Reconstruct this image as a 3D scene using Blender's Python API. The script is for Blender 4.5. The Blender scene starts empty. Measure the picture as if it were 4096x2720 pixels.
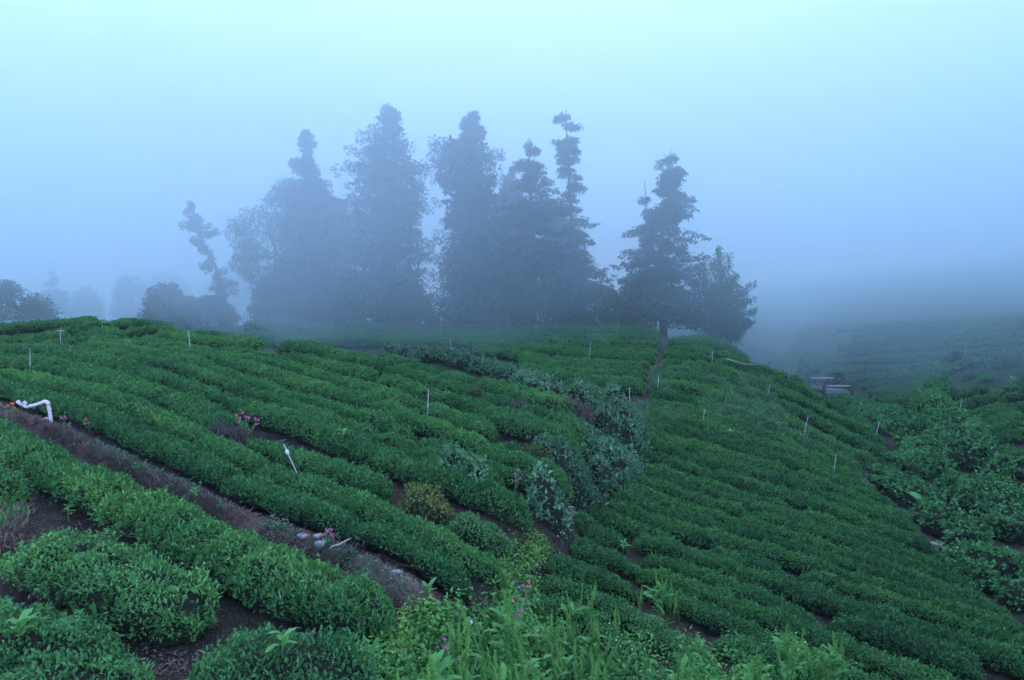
import bpy, math, random
import numpy as np
from mathutils import Vector

# ---------------------------------------------------------------- camera, sky, sun, exposure
S = bpy.context.scene
F_PX, CX, CY, HORIZON = 2717.0, 2048.0, 1360.0, 1197.0      # photograph is 4096 x 2720
PITCH = math.atan((CY - HORIZON) / F_PX)
CAMZ = 10.0
cam_d = bpy.data.cameras.new("camera")
cam = bpy.data.objects.new("camera", cam_d)
S.collection.objects.link(cam)
cam_d.sensor_width = 36.0
cam_d.lens = 36.0 * F_PX / 4096.0
cam_d.clip_start, cam_d.clip_end = 0.1, 3000.0
cam.location = (0, 0, CAMZ)
cam.rotation_euler = (math.pi / 2 - PITCH, 0, 0)
S.camera = cam

SUN_EL, SUN_AZ = math.radians(44), math.radians(-8)          # azimuth from +Y towards +X
world = bpy.data.worlds.new("World")
S.world = world
world.use_nodes = True
wn, wl = world.node_tree.nodes, world.node_tree.links
wn.clear()
sky = wn.new("ShaderNodeTexSky")
sky.sky_type = 'NISHITA'
sky.sun_disc = False
sky.sun_elevation = SUN_EL
sky.sun_rotation = SUN_AZ
sky.altitude = 1200
sky.air_density, sky.dust_density, sky.ozone_density = 1.0, 1.0, 2.0
bg = wn.new("ShaderNodeBackground")
bg.inputs[1].default_value = 0.07
wo = wn.new("ShaderNodeOutputWorld")
wl.new(sky.outputs[0], bg.inputs[0]); wl.new(bg.outputs[0], wo.inputs[0])

sun_d = bpy.data.lights.new("sun", 'SUN')
sun_d.energy = 1.5
sun_d.angle = math.radians(30)
sun_d.color = (1.0, 0.68, 0.55)
sun = bpy.data.objects.new("sun", sun_d)
S.collection.objects.link(sun)
sdir = Vector((math.sin(SUN_AZ) * math.cos(SUN_EL), math.cos(SUN_AZ) * math.cos(SUN_EL), math.sin(SUN_EL)))
sun.rotation_euler = sdir.to_track_quat('Z', 'Y').to_euler()

S.view_settings.view_transform = 'Standard'
S.view_settings.look = 'None'
S.view_settings.gamma = 1.0
S.view_settings.use_curve_mapping = False
S.view_settings.exposure = 3.6
S.view_settings.use_white_balance = True
S.view_settings.white_balance_temperature = 6500
S.view_settings.white_balance_tint = 40
HAZE_DENSITY = 0.0004
BANK_DENSITY = 0.030
BANK_TOP = 105
BANK_G = 0.45
HAZE_COL = (.63, .905, .995)
S.render.engine = 'CYCLES'
S.cycles.max_bounces = 6
S.cycles.diffuse_bounces = 3
S.cycles.transmission_bounces = 3
S.cycles.transparent_max_bounces = 6
S.cycles.volume_bounces = 4
S.cycles.use_denoising = True

# ---------------------------------------------------------------- helpers
rng = np.random.default_rng(7)
random.seed(7)
COL = S.collection
CROP = {'A': (0, 1250, 2.6233), 'B': (800, 1250, 2.6133), 'C': (1500, 1350, 2.24), 'D': (0, 1600, 2.24),
        'E': (900, 1700, 1.96), 'F': (2200, 1250, 2.6133), 'G': (2900, 1400, 2.851), 'H': (3400, 1250, 2.412),
        'I': (2200, 1800, 2.24), 'J': (3000, 1800, 2.154), 'Q': (0, 1900, 1.7284), 'R': (1366, 1900, 1.7284),
        'T': (2732, 1900, 1.7284), 'P': (0, 0, 1.0)}


def tr(spec):
    """'A 0,650 300,740 | D 850,60' -> photograph pixels"""
    out = []
    for seg in spec.split('|'):
        w = seg.split()
        ox, oy, k = CROP[w[0]]
        for p in w[1:]:
            a, b = p.split(',')
            out.append((ox + float(a) / k, oy + float(b) / k))
    return np.array(out)


def ray(px, py):
    px, py = np.asarray(px, float), np.asarray(py, float)
    x = (px - CX) / F_PX; v = -(py - CY) / F_PX
    c, s = math.cos(PITCH), math.sin(PITCH)
    y = c + v * s; z = -s + v * c
    return np.stack([x / y, np.ones_like(x), z / y], -1)     # per metre of Y


def at(px, py, Y):
    r = ray(px, py)
    p = r * np.asarray(Y, float)[..., None] if np.ndim(Y) else r * Y
    p = p.copy(); p[..., 2] += CAMZ
    return p


def px_of(P):
    P = np.asarray(P, float)
    q = P - np.array([0, 0, CAMZ])
    c, s = math.cos(PITCH), math.sin(PITCH)
    d = q[..., 1] * c - q[..., 2] * s
    u = q[..., 1] * s + q[..., 2] * c
    return CX + F_PX * q[..., 0] / d, CY - F_PX * u / d


# ---- the lie of the land: a thin plate through surveyed points (pixel, distance); top = 0.7 m over the soil
HT = 0.7
CTRL = """0,2700,6.3 0,2300,7.9 0,1900,11.5 0,1700,15.5 600,2200,8.9 600,1950,11.8 1000,2150,9.6 1000,2500,7.2 1500,2400,8.0 1500,2700,6.6
600,1800,14.9 1000,1900,13.3 1400,2030,11.7 1850,2280,9.7 200,1600,19.5 0,1500,24 0,1380,32 0,1300,42
500,1500,23 500,1400,30 500,1320,40 500,1275,50 900,1700,17.3 900,1550,22.5 900,1400,32 900,1335,38
1300,1850,14.2 1300,1650,19 1300,1450,29 1300,1360,35.5 1700,2000,12.2 1700,1800,15.8 1700,1600,21.5 1700,1470,28
2000,2150,10.9 2000,1950,13.6 2000,1750,17.8 2000,1600,22.8 2000,1540,25 2300,1750,18.5 2300,1640,21.5 2250,1850,16
1700,1415,31 2000,1475,28 2200,1525,26 2400,1590,25.5
2529,1583,26 2430,1720,21.5 2360,1830,19 2300,1950,16.4 2250,2080,14.2 2180,2180,12.8 2080,2270,11.6
2535,1790,25.5g 2420,1915,21.5g 2330,2080,17g 2260,2200,14.6g 2150,2330,12.6g
2200,2500,9.8 2200,2700,8.4 2600,2600,9.6 2600,2300,13 2600,2000,18 2600,1800,23 2600,1650,29 2600,1500,38 2600,1400,46 2600,1330,54 2600,1290,60
3000,2600,10.3 3000,2300,14.2 3000,2000,20 3000,1800,25.5 3000,1650,32 3000,1500,42 3000,1420,50
3400,2650,10.5 3400,2300,15.8 3400,2000,22.5 3400,1800,30 3200,1500,47 3400,1640,40 3550,1760,34 2950,1370,56
3900,2650,11.5 3900,2400,15.3 4096,2500,14 3800,2200,18.5 3700,2090,22.5g 3560,1880,29g 4050,2330,17.5g 3350,1575,53g
3650,1600,42 3750,1750,34 3850,1850,30 3750,1950,27 3950,1700,34 4096,1800,29 4096,1600,42 4096,1450,56 3900,1500,54 3700,1500,58
3500,1550,56g 3500,1450,61g 3300,1400,70g 3100,1330,76g 3300,1300,82g 3700,1350,66g 4000,1350,62g 4096,1300,64g 3700,1230,80g 4096,1180,80g
2000,1290,60 1500,1290,60 1100,1283,60 1500,1350,50 1200,1305,55 2000,1400,46 2300,1500,37 2000,1330,54 4096,2100,22"""
WORLD_CTRL = [(-19, 47, 2.4), (-12, 45, 3.3), (-4.6, 37, 4.0), (-0.6, 32, 4.3), (21.5, 51, 7.2), (24, 49, 7.6), (19, 62, 5.8), (22, 56, 7.2), (30, 45, 7.4),
              (-55, 66, 1.6), (-70, 90, 3.5), (-30, 85, 2.5), (0, 85, 2.4), (14, 80, 3.2), (-120, 150, 4), (-40, 150, 5), (30, 150, 2), (110, 150, -10), (0, 260, 5),
              (-160, 260, 6), (160, 260, -14), (-4, 3, 3.6), (0, 3, 3.9), (4, 3, 4.4)]


def uv(x, y):
    yy = np.maximum(y, 3.0)
    u = np.clip(x / yy, -1.6, 1.6)
    return np.stack([u * 3.0, np.log(np.minimum(yy, 300)) * 2.0], -1)


cp, ch = [], []
for w in CTRL.split():
    g = w.endswith('g')
    a, b, Y = [float(t) for t in w.rstrip('g').split(',')]
    p = at(a, b, Y)
    cp.append(p[:2]); ch.append(p[2] + (HT if g else 0))
for x, y, h in WORLD_CTRL:
    cp.append(np.array([x, y])); ch.append(CAMZ - h)
cp = np.array(cp); ch = np.array(ch)
cuv = uv(cp[:, 0], cp[:, 1])


def kern(d2):
    return 0.5 * d2 * np.log(d2 + 1e-9)


n = len(cuv)
K = kern(((cuv[:, None] - cuv[None]) ** 2).sum(-1)) + np.eye(n) * 4e-3
Q = np.concatenate([np.ones((n, 1)), cuv], 1)
Msys = np.block([[K, Q], [Q.T, np.zeros((3, 3))]])
sol = np.linalg.solve(Msys, np.concatenate([ch, np.zeros(3)]))


def tps(x, y):
    x = np.asarray(x, float); y = np.asarray(y, float)
    sh = x.shape
    q = uv(x.ravel(), y.ravel())
    out = np.empty(len(q))
    for i in range(0, len(q), 20000):
        qq = q[i:i + 20000]
        d2 = ((qq[:, None] - cuv[None]) ** 2).sum(-1)
        out[i:i + 20000] = kern(d2) @ sol[:n] + sol[n] + qq @ sol[n + 1:]
    return out.reshape(sh)


RIDGE_PX = tr('D -150,-20 0,50 200,140 400,200 600,300 800,390 1000,470 1200,570 1400,670 1600,750 1800,850 2000,960 2240,1060 | E 200,730 400,810 700,890 900,970 1100,1050 1300,1140 1450,1260 1600,1370 1680,1420')
_t = np.geomspace(3.2, 200, 520)


def hit(px, py, lift=HT, G=None):
    """first point where the sight line meets the surface 'lift' above the soil"""
    px = np.atleast_1d(np.asarray(px, float)); py = np.atleast_1d(np.asarray(py, float))
    r = ray(px, py)
    P = r[:, None, :] * _t[None, :, None]
    g = topz(P[..., 0], P[..., 1], G) - HT + lift - CAMZ
    d = P[..., 2] - g
    below = d < 0
    k = np.argmax(below, 1); k[~below.any(1)] = len(_t) - 1
    k = np.maximum(k, 1)
    i = np.arange(len(px))
    d0, d1 = d[i, k - 1], d[i, k]
    f = np.clip(d0 / (d0 - d1 + 1e-12), 0, 1)
    t = _t[k - 1] + (_t[k] - _t[k - 1]) * f
    out = r * t[:, None]
    out[:, 2] += CAMZ
    return out


RIDGE = None


def seg_dist(x, y, line):
    """distance to a polyline and signed side"""
    best = np.full(x.shape, 1e9)
    for a, b in zip(line[:-1], line[1:]):
        d = b - a; L2 = (d ** 2).sum()
        t = np.clip(((x - a[0]) * d[0] + (y - a[1]) * d[1]) / L2, 0, 1)
        best = np.minimum(best, np.hypot(x - a[0] - t * d[0], y - a[1] - t * d[1]))
    return best


# survey grid in (x/y, log y) for quick look-up
NU, NV = 801, 601
_v0, _v1 = math.log(3.0), math.log(300.0)
_gu = np.linspace(-1.6, 1.6, NU); _gy = np.exp(np.linspace(_v0, _v1, NV))
_GY = np.broadcast_to(_gy[None, :], (NU, NV)); _GX = _gu[:, None] * _GY
GRID = tps(_GX, _GY)


def topz(x, y, G=None):
    GRID_ = GRID if G is None else G
    x = np.asarray(x, float); y = np.asarray(y, float)
    yy = np.clip(y, 3.0, 299.9)
    a = (np.clip(x / yy, -1.599, 1.599) + 1.6) / 3.2 * (NU - 1)
    b = (np.log(yy) - _v0) / (_v1 - _v0) * (NV - 1)
    i = np.minimum(a.astype(int), NU - 2); j = np.clip(b.astype(int), 0, NV - 2)
    fa, fb = a - i, b - j
    return (GRID_[i, j] * (1 - fa) + GRID_[i + 1, j] * fa) * (1 - fb) + (GRID_[i, j + 1] * (1 - fa) + GRID_[i + 1, j + 1] * fa) * fb


RIDGE = hit(RIDGE_PX[:, 0], RIDGE_PX[:, 1], 0.25)[:, :2]
GRID0 = GRID
GRID = GRID + 0.34 * np.exp(-(seg_dist(_GX, _GY, RIDGE) / 0.42) ** 2)


def gz(x, y):
    return topz(x, y) - HT


def vnoise(p, seed, octaves=3):
    """cheap smooth noise from sines; p (...,3)"""
    r = np.random.default_rng(seed)
    out = 0; amp = 1.0; f = 1.0; tot = 0
    for _ in range(octaves):
        for _ in range(3):
            k = r.normal(size=p.shape[-1]); k /= np.linalg.norm(k)
            out = out + amp * np.sin((p @ k) * f * r.uniform(.8, 1.3) * 2 * math.pi + r.uniform(0, 6.28))
            tot += amp * .7
        amp *= .55; f *= 2.05
    return out / tot


def link(o, parent=None):
    COL.objects.link(o)
    if parent is not None:
        o.parent = parent
        o.matrix_parent_inverse = parent.matrix_world.inverted() if False else o.matrix_parent_inverse
    return o


def empty(name, loc, label, cat, group=None):
    o = bpy.data.objects.new(name, None)
    o.location = tuple(float(v) for v in loc)
    o.empty_display_size = 0.2
    COL.objects.link(o)
    o['label'] = label; o['category'] = cat
    if group: o['group'] = group
    return o


def tag(o, label=None, cat=None, group=None, kind=None):
    if label: o['label'] = label
    if cat: o['category'] = cat
    if group: o['group'] = group
    if kind: o['kind'] = kind
    return o


def mesh_np(name, V, Fa, tone=None, smooth=False):
    """V (n,3); Fa (m,k) one face size"""
    me = bpy.data.meshes.new(name)
    V = np.ascontiguousarray(V, np.float32); Fa = np.ascontiguousarray(Fa, np.int32)
    me.vertices.add(len(V)); me.vertices.foreach_set('co', V.ravel())
    m, k = Fa.shape
    me.loops.add(m * k); me.loops.foreach_set('vertex_index', Fa.ravel())
    me.polygons.add(m)
    me.polygons.foreach_set('loop_start', np.arange(0, m * k, k, dtype=np.int32))
    if tone is not None:
        at_ = me.attributes.new('tone', 'FLOAT', 'POINT')
        at_.data.foreach_set('value', np.ascontiguousarray(tone, np.float32))
    me.update(calc_edges=True)
    if smooth:
        me.polygons.foreach_set('use_smooth', np.ones(m, bool))
    return me


def obj_np(name, V, Fa, mat, parent=None, tone=None, smooth=False, kind=None):
    V = np.asarray(V, float)
    if parent is not None:
        V = V - np.array(parent.location)[None]
    me = mesh_np(name, V, Fa, tone, smooth)
    me.materials.append(mat)
    o = bpy.data.objects.new(name, me)
    COL.objects.link(o)
    if parent is not None: o.parent = parent
    if kind: o['kind'] = kind
    return o


def norm(v):
    return v / (np.linalg.norm(v, axis=-1, keepdims=True) + 1e-9)


def leaves(P, D, N, L, W, droop=0.25, fold=0.3, fine=False):
    """P base points, D axis, N leaf normal, L length, W width -> V, tri faces"""
    D = norm(D); T = norm(np.cross(D, N)); N = np.cross(T, D)
    L = np.asarray(L)[:, None]; W = np.asarray(W)[:, None]
    m = len(P)
    if fine:
        b = P
        mid = P + D * L * .48 - N * L * .0
        r = P + D * L * .42 + T * W * .5 + N * W * fold
        l = P + D * L * .42 - T * W * .5 + N * W * fold
        t = P + D * L * (1 - droop * .3) - N * L * droop
        V = np.stack([b, r, l, mid, t], 1).reshape(-1, 3)
        f = np.array([[0, 1, 3], [0, 3, 2], [3, 1, 4], [3, 4, 2]])
        k = 5
    else:
        b = P
        r = P + D * L * .45 + T * W * .5 + N * W * fold
        l = P + D * L * .45 - T * W * .5 + N * W * fold
        t = P + D * L - N * L * droop
        V = np.stack([b, r, t, l], 1).reshape(-1, 3)
        f = np.array([[0, 1, 2], [0, 2, 3]])
        k = 4
    Fa = (np.arange(m)[:, None, None] * k + f[None]).reshape(-1, 3)
    return V, Fa, k


def tube(pts, radii, nseg=8, cap=True):
    pts = np.asarray(pts, float); radii = np.broadcast_to(np.asarray(radii, float), (len(pts),))
    tan = np.gradient(pts, axis=0); tan = norm(tan)
    ref = np.array([0, 0, 1.0])
    if abs(tan[0] @ ref) > .9: ref = np.array([1.0, 0, 0])
    V = []
    a = np.linspace(0, 2 * math.pi, nseg, endpoint=False)
    u = norm(np.cross(tan[0], ref))
    for i in range(len(pts)):
        u = norm(u - tan[i] * (u @ tan[i])); w = np.cross(tan[i], u)
        V.append(pts[i] + radii[i] * (np.cos(a)[:, None] * u + np.sin(a)[:, None] * w))
    V = np.concatenate(V)
    F = []
    for i in range(len(pts) - 1):
        for j in range(nseg):
            a0, a1 = i * nseg + j, i * nseg + (j + 1) % nseg
            F += [(a0, a1, a1 + nseg), (a0, a1 + nseg, a0 + nseg)]
    if cap:
        for base, sgn in ((0, -1), ((len(pts) - 1) * nseg, 1)):
            for j in range(1, nseg - 1):
                F.append((base, base + j, base + j + 1)[::sgn])
    return V, np.array(F)


def box(c, size, rot=None, bevel=0.0):
    sx, sy, sz = [s / 2 for s in size]
    V = np.array([[x, y, z] for x in (-sx, sx) for y in (-sy, sy) for z in (-sz, sz)])
    F = np.array([[0, 1, 3, 2], [4, 6, 7, 5], [0, 4, 5, 1], [2, 3, 7, 6], [0, 2, 6, 4], [1, 5, 7, 3]])
    if rot is not None: V = V @ np.asarray(rot).T
    return V + np.asarray(c), F


def cat(parts):
    V, F, T = [], [], []
    k = 0
    for p in parts:
        V.append(p[0]); F.append(np.asarray(p[1]) + k); k += len(p[0])
        if len(p) > 2: T.append(p[2])
    return np.concatenate(V), np.concatenate(F), (np.concatenate(T) if T else None)


# ---------------------------------------------------------------- materials
def mat(name):
    m = bpy.data.materials.new(name); m.use_nodes = True
    nt = m.node_tree; nt.nodes.clear()
    out = nt.nodes.new('ShaderNodeOutputMaterial')
    return m, nt, out


def leaf_mat(name, stops, rough=.5, spec=.22, trans=.22):
    m, nt, out = mat(name)
    a = nt.nodes.new('ShaderNodeAttribute'); a.attribute_name = 'tone'
    r = nt.nodes.new('ShaderNodeValToRGB')
    while len(r.color_ramp.elements) < len(stops): r.color_ramp.elements.new(.5)
    for e, (p, c) in zip(r.color_ramp.elements, stops):
        e.position = p; e.color = (*c, 1)
    nt.links.new(a.outputs['Fac'], r.inputs[0])
    b = nt.nodes.new('ShaderNodeBsdfPrincipled')
    b.inputs['Roughness'].default_value = rough
    b.inputs['Specular IOR Level'].default_value = spec
    nt.links.new(r.outputs[0], b.inputs['Base Color'])
    t = nt.nodes.new('ShaderNodeBsdfTranslucent')
    nt.links.new(r.outputs[0], t.inputs[0])
    mx = nt.nodes.new('ShaderNodeMixShader'); mx.inputs[0].default_value = trans
    nt.links.new(b.outputs[0], mx.inputs[1]); nt.links.new(t.outputs[0], mx.inputs[2])
    nt.links.new(mx.outputs[0], out.inputs[0])
    return m


def noise_mat(name, c1, c2, scale=8, rough=.8, bump=.3, detail=6, spec=.2, coord='Object'):
    m, nt, out = mat(name)
    tc = nt.nodes.new('ShaderNodeTexCoord')
    nz = nt.nodes.new('ShaderNodeTexNoise'); nz.inputs['Scale'].default_value = scale; nz.inputs['Detail'].default_value = detail
    nt.links.new(tc.outputs[coord], nz.inputs[0])
    r = nt.nodes.new('ShaderNodeValToRGB')
    r.color_ramp.elements[0].position = .35; r.color_ramp.elements[1].position = .68
    r.color_ramp.elements[0].color = (*c1, 1); r.color_ramp.elements[1].color = (*c2, 1)
    nt.links.new(nz.outputs[0], r.inputs[0])
    b = nt.nodes.new('ShaderNodeBsdfPrincipled'); b.inputs['Roughness'].default_value = rough
    b.inputs['Specular IOR Level'].default_value = spec
    nt.links.new(r.outputs[0], b.inputs['Base Color'])
    if bump:
        bp = nt.nodes.new('ShaderNodeBump'); bp.inputs['Strength'].default_value = bump; bp.inputs['Distance'].default_value = .03
        nt.links.new(nz.outputs[0], bp.inputs['Height']); nt.links.new(bp.outputs[0], b.inputs['Normal'])
    nt.links.new(b.outputs[0], out.inputs[0])
    return m


M_TEA = leaf_mat('tea_leaf', [(0, (.011, .11, .034)), (.45, (.030, .225, .056)), (.8, (.06, .29, .062)), (1, (.13, .36, .07))])
M_YEL = leaf_mat('yellowing_tea_leaf', [(0, (.03, .08, .02)), (.5, (.10, .16, .03)), (1, (.22, .24, .05))])
M_DRY = leaf_mat('dead_twig', [(0, (.09, .075, .07)), (.5, (.16, .13, .12)), (1, (.25, .22, .18))], rough=.9, spec=.1, trans=.0)
M_CREEP = leaf_mat('creeper_leaf', [(0, (0.030, 0.130, 0.054)), (0.5, (0.071, 0.260, 0.114)), (1, (0.150, 0.400, 0.204))])
M_VINE = leaf_mat('vine_leaf', [(0, (0.011, 0.120, 0.034)), (0.5, (0.030, 0.240, 0.061)), (1, (0.078, 0.370, 0.108))])
M_WEED = leaf_mat('weed_leaf', [(0, (.022, .16, .036)), (.5, (.055, .31, .062)), (1, (.12, .45, .085))])
M_LIME = leaf_mat('lime_leaf', [(0, (0.056, 0.220, 0.038)), (0.5, (0.112, 0.360, 0.060)), (1, (0.174, 0.440, 0.090))])
M_SPIKE = leaf_mat('seed_spike', [(0, (0.054, 0.260, 0.046)), (0.5, (0.090, 0.360, 0.065)), (1, (0.144, 0.440, 0.104))], rough=.6)
M_CEDAR = leaf_mat('cedar_needles', [(0, (.012, .03, .018)), (.6, (.022, .052, .026)), (1, (.035, .075, .03))], rough=.6)
M_BAMB = leaf_mat('bamboo_leaf', [(0, (.02, .05, .02)), (.6, (.045, .1, .035)), (1, (.08, .14, .05))], rough=.5)
M_PALE = leaf_mat('pale_weed_leaf', [(0, (0.045, 0.150, 0.069)), (0.5, (0.098, 0.270, 0.115)), (1, (0.180, 0.400, 0.196))])
M_GRASS = leaf_mat('grass_blade', [(0, (0.019, 0.100, 0.033)), (0.6, (0.046, 0.170, 0.052)), (1, (0.104, 0.240, 0.104))], rough=.6)
M_STRAW = leaf_mat('dry_grass', [(0, (.13, .10, .075)), (.5, (.30, .24, .18)), (1, (.5, .43, .34))], rough=.8, spec=.1, trans=.05)
M_PINK = leaf_mat('pink_petal', [(0, (.5, .03, .2)), (1, (.66, .09, .32))], rough=.5)
M_RED = leaf_mat('red_petal', [(0, (.7, .05, .04)), (1, (.85, .14, .08))], rough=.5)
M_CORAL = leaf_mat('coral_petal', [(0, (.8, .16, .16)), (1, (.85, .25, .2))], rough=.5)
M_VIOLET = leaf_mat('violet_petal', [(0, (.35, .15, .6)), (1, (.5, .25, .7))], rough=.5)
M_WHITE = leaf_mat('white_petal', [(0, (.7, .7, .68)), (1, (.82, .82, .8))], rough=.5)
M_CORE = noise_mat('shaded_hedge_core', (.006, .011, .007), (.014, .026, .012), 25, .9, .6)  # near black: shade in the leaf gaps is put into this colour
M_BARK = noise_mat('bark', (.05, .035, .025), (.12, .09, .07), 14, .9, .8)
M_WOOD = noise_mat('weathered_timber', (.10, .09, .08), (.2, .18, .16), 20, .8, .4)
M_DARKWOOD = noise_mat('dark_timber', (.035, .03, .028), (.07, .06, .055), 20, .8, .4)
M_PALEWOOD = noise_mat('pale_rail', (.32, .3, .27), (.48, .45, .4), 20, .7, .3)
M_ROCK = noise_mat('pale_rock', (.14, .14, .13), (.36, .36, .33), 9, .85, .8)
M_STONE = noise_mat('path_slab', (.16, .15, .14), (.36, .34, .31), 6, .85, .6)
M_PVC = noise_mat('white_pvc', (.42, .42, .42), (.6, .6, .59), 5, .4, .05, spec=.5)
M_GALV = noise_mat('grey_riser', (.26, .27, .27), (.42, .42, .42), 12, .5, .1, spec=.5)
M_BLACK = noise_mat('black_plastic', (.012, .012, .014), (.03, .03, .032), 12, .5, .1, spec=.5)
M_TIN = noise_mat('corrugated_sheet', (.07, .07, .07), (.13, .125, .12), 5, .8, .2)


def ground_mat():
    m, nt, out = mat('soil_and_turf')
    N = nt.nodes.new; Lk = nt.links.new
    tc = N('ShaderNodeTexCoord')
    n1 = N('ShaderNodeTexNoise'); n1.inputs['Scale'].default_value = 3.2; n1.inputs['Detail'].default_value = 8
    n2 = N('ShaderNodeTexNoise'); n2.inputs['Scale'].default_value = 38; n2.inputs['Detail'].default_value = 4
    vo = N('ShaderNodeTexVoronoi'); vo.inputs['Scale'].default_value = 26
    for x in (n1, n2, vo): Lk(tc.outputs['Object'], x.inputs['Vector'])
    r1 = N('ShaderNodeValToRGB')
    for e, (p, c) in zip(r1.color_ramp.elements, [(.3, (.018, .013, .010)), (.7, (.05, .036, .028))]): e.position = p; e.color = (*c, 1)
    Lk(n1.outputs[0], r1.inputs[0])
    r2 = N('ShaderNodeValToRGB')
    for e, (p, c) in zip(r2.color_ramp.elements, [(.55, (0, 0, 0)), (.72, (1, 1, 1))]): e.position = p; e.color = (*c, 1)
    Lk(n2.outputs[0], r2.inputs[0])
    mx = N('ShaderNodeMix'); mx.data_type = 'RGBA'
    Lk(r2.outputs[0], mx.inputs['Factor']); Lk(r1.outputs[0], mx.inputs['A']); mx.inputs['B'].default_value = (.15, .12, .095, 1)
    g = N('ShaderNodeValToRGB')
    for e, (p, c) in zip(g.color_ramp.elements, [(.3, (.018, .06, .02)), (.7, (.05, .11, .03))]): e.position = p; e.color = (*c, 1)
    Lk(n2.outputs[0], g.inputs[0])
    at_ = N('ShaderNodeAttribute'); at_.attribute_name = 'tone'
    ad = N('ShaderNodeMath'); ad.operation = 'ADD'; Lk(at_.outputs['Fac'], ad.inputs[0])
    mu = N('ShaderNodeMath'); mu.operation = 'MULTIPLY_ADD'; mu.inputs[1].default_value = 1.6; mu.inputs[2].default_value = -.8
    Lk(n1.outputs[0], mu.inputs[0]); Lk(mu.outputs[0], ad.inputs[1]); ad.use_clamp = True
    m2 = N('ShaderNodeMix'); m2.data_type = 'RGBA'
    Lk(ad.outputs[0], m2.inputs['Factor']); Lk(mx.outputs['Result'], m2.inputs['A']); Lk(g.outputs[0], m2.inputs['B'])
    b = N('ShaderNodeBsdfPrincipled'); b.inputs['Roughness'].default_value = .9; b.inputs['Specular IOR Level'].default_value = .15
    Lk(m2.outputs['Result'], b.inputs['Base Color'])
    bp = N('ShaderNodeBump'); bp.inputs['Strength'].default_value = .8; bp.inputs['Distance'].default_value = .05
    s = N('ShaderNodeMath'); s.operation = 'ADD'; Lk(n2.outputs[0], s.inputs[0]); Lk(vo.outputs[0], s.inputs[1])
    Lk(s.outputs[0], bp.inputs['Height']); Lk(bp.outputs[0], b.inputs['Normal'])
    Lk(b.outputs[0], out.inputs[0])
    return m


M_GROUND = ground_mat()
M_EARTH = noise_mat('trodden_earth', (.045, .033, .027), (.10, .078, .062), 18, .9, .6)

# ---------------------------------------------------------------- terrain
ang = np.concatenate([np.linspace(-180, -62, 30, endpoint=False), np.linspace(-62, 62, 331), np.linspace(62, 180, 31)[1:]])
rad = np.concatenate([[0.05], np.geomspace(1.2, 70, 230), np.geomspace(72, 290, 36)])
AA, RR = np.meshgrid(np.radians(ang), rad, indexing='ij')
TX, TY = RR * np.sin(AA), RR * np.cos(AA)
TZ = gz(TX, TY)
pp = np.stack([TX, TY, TX * 0], -1)
near = RR < 70
TZ = TZ + np.where(near, .035 * vnoise(pp * .9, 3) + .02 * vnoise(pp * 3.1, 4), 0)
na, nr = TX.shape
idx = np.arange(na * nr).reshape(na, nr)
quad = np.stack([idx[:-1, :-1], idx[:-1, 1:], idx[1:, 1:], idx[1:, :-1]], -1).reshape(-1, 4)
pxg, pyg = px_of(np.stack([TX, np.maximum(TY, .5), TZ], -1))
grass = np.full(TX.shape, .75)
grass[(TX < TY * .12 + 0.3) & (RR < 40)] = .12
grass[(TX > TY * .12) & (RR < 45)] = .2
grass[(TX > TY * .77) & (RR > 6)] = .8
dR = seg_dist(TX, TY, RIDGE)
grass = np.where(dR < .6, .05, grass)
obj_np('ground', np.stack([TX, TY, TZ], -1).reshape(-1, 3), quad, M_GROUND, tone=grass.ravel(), smooth=True, kind='structure')


# ---------------------------------------------------------------- mounds of leaves along a line (hedges, shrubs, vines)
def resample(pts, step):
    d = np.concatenate([[0], np.cumsum(np.linalg.norm(np.diff(pts[:, :2], axis=0), axis=1))])
    nn = max(4, int(d[-1] / step) + 1)
    s = np.linspace(0, d[-1], nn)
    # smooth (Catmull-like) by interpolating then blurring
    x = np.interp(s, d, pts[:, 0]); y = np.interp(s, d, pts[:, 1])
    k = max(1, int(.6 / step))
    for _ in range(2):
        xp = np.pad(x, k, mode='reflect', reflect_type='odd') if len(x) > k else x
        if len(x) > k:
            yp = np.pad(y, k, mode='reflect', reflect_type='odd')
            w = np.ones(2 * k + 1) / (2 * k + 1)
            x = np.convolve(xp, w, 'valid'); y = np.convolve(yp, w, 'valid')
    return np.stack([x, y], -1), s


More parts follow.
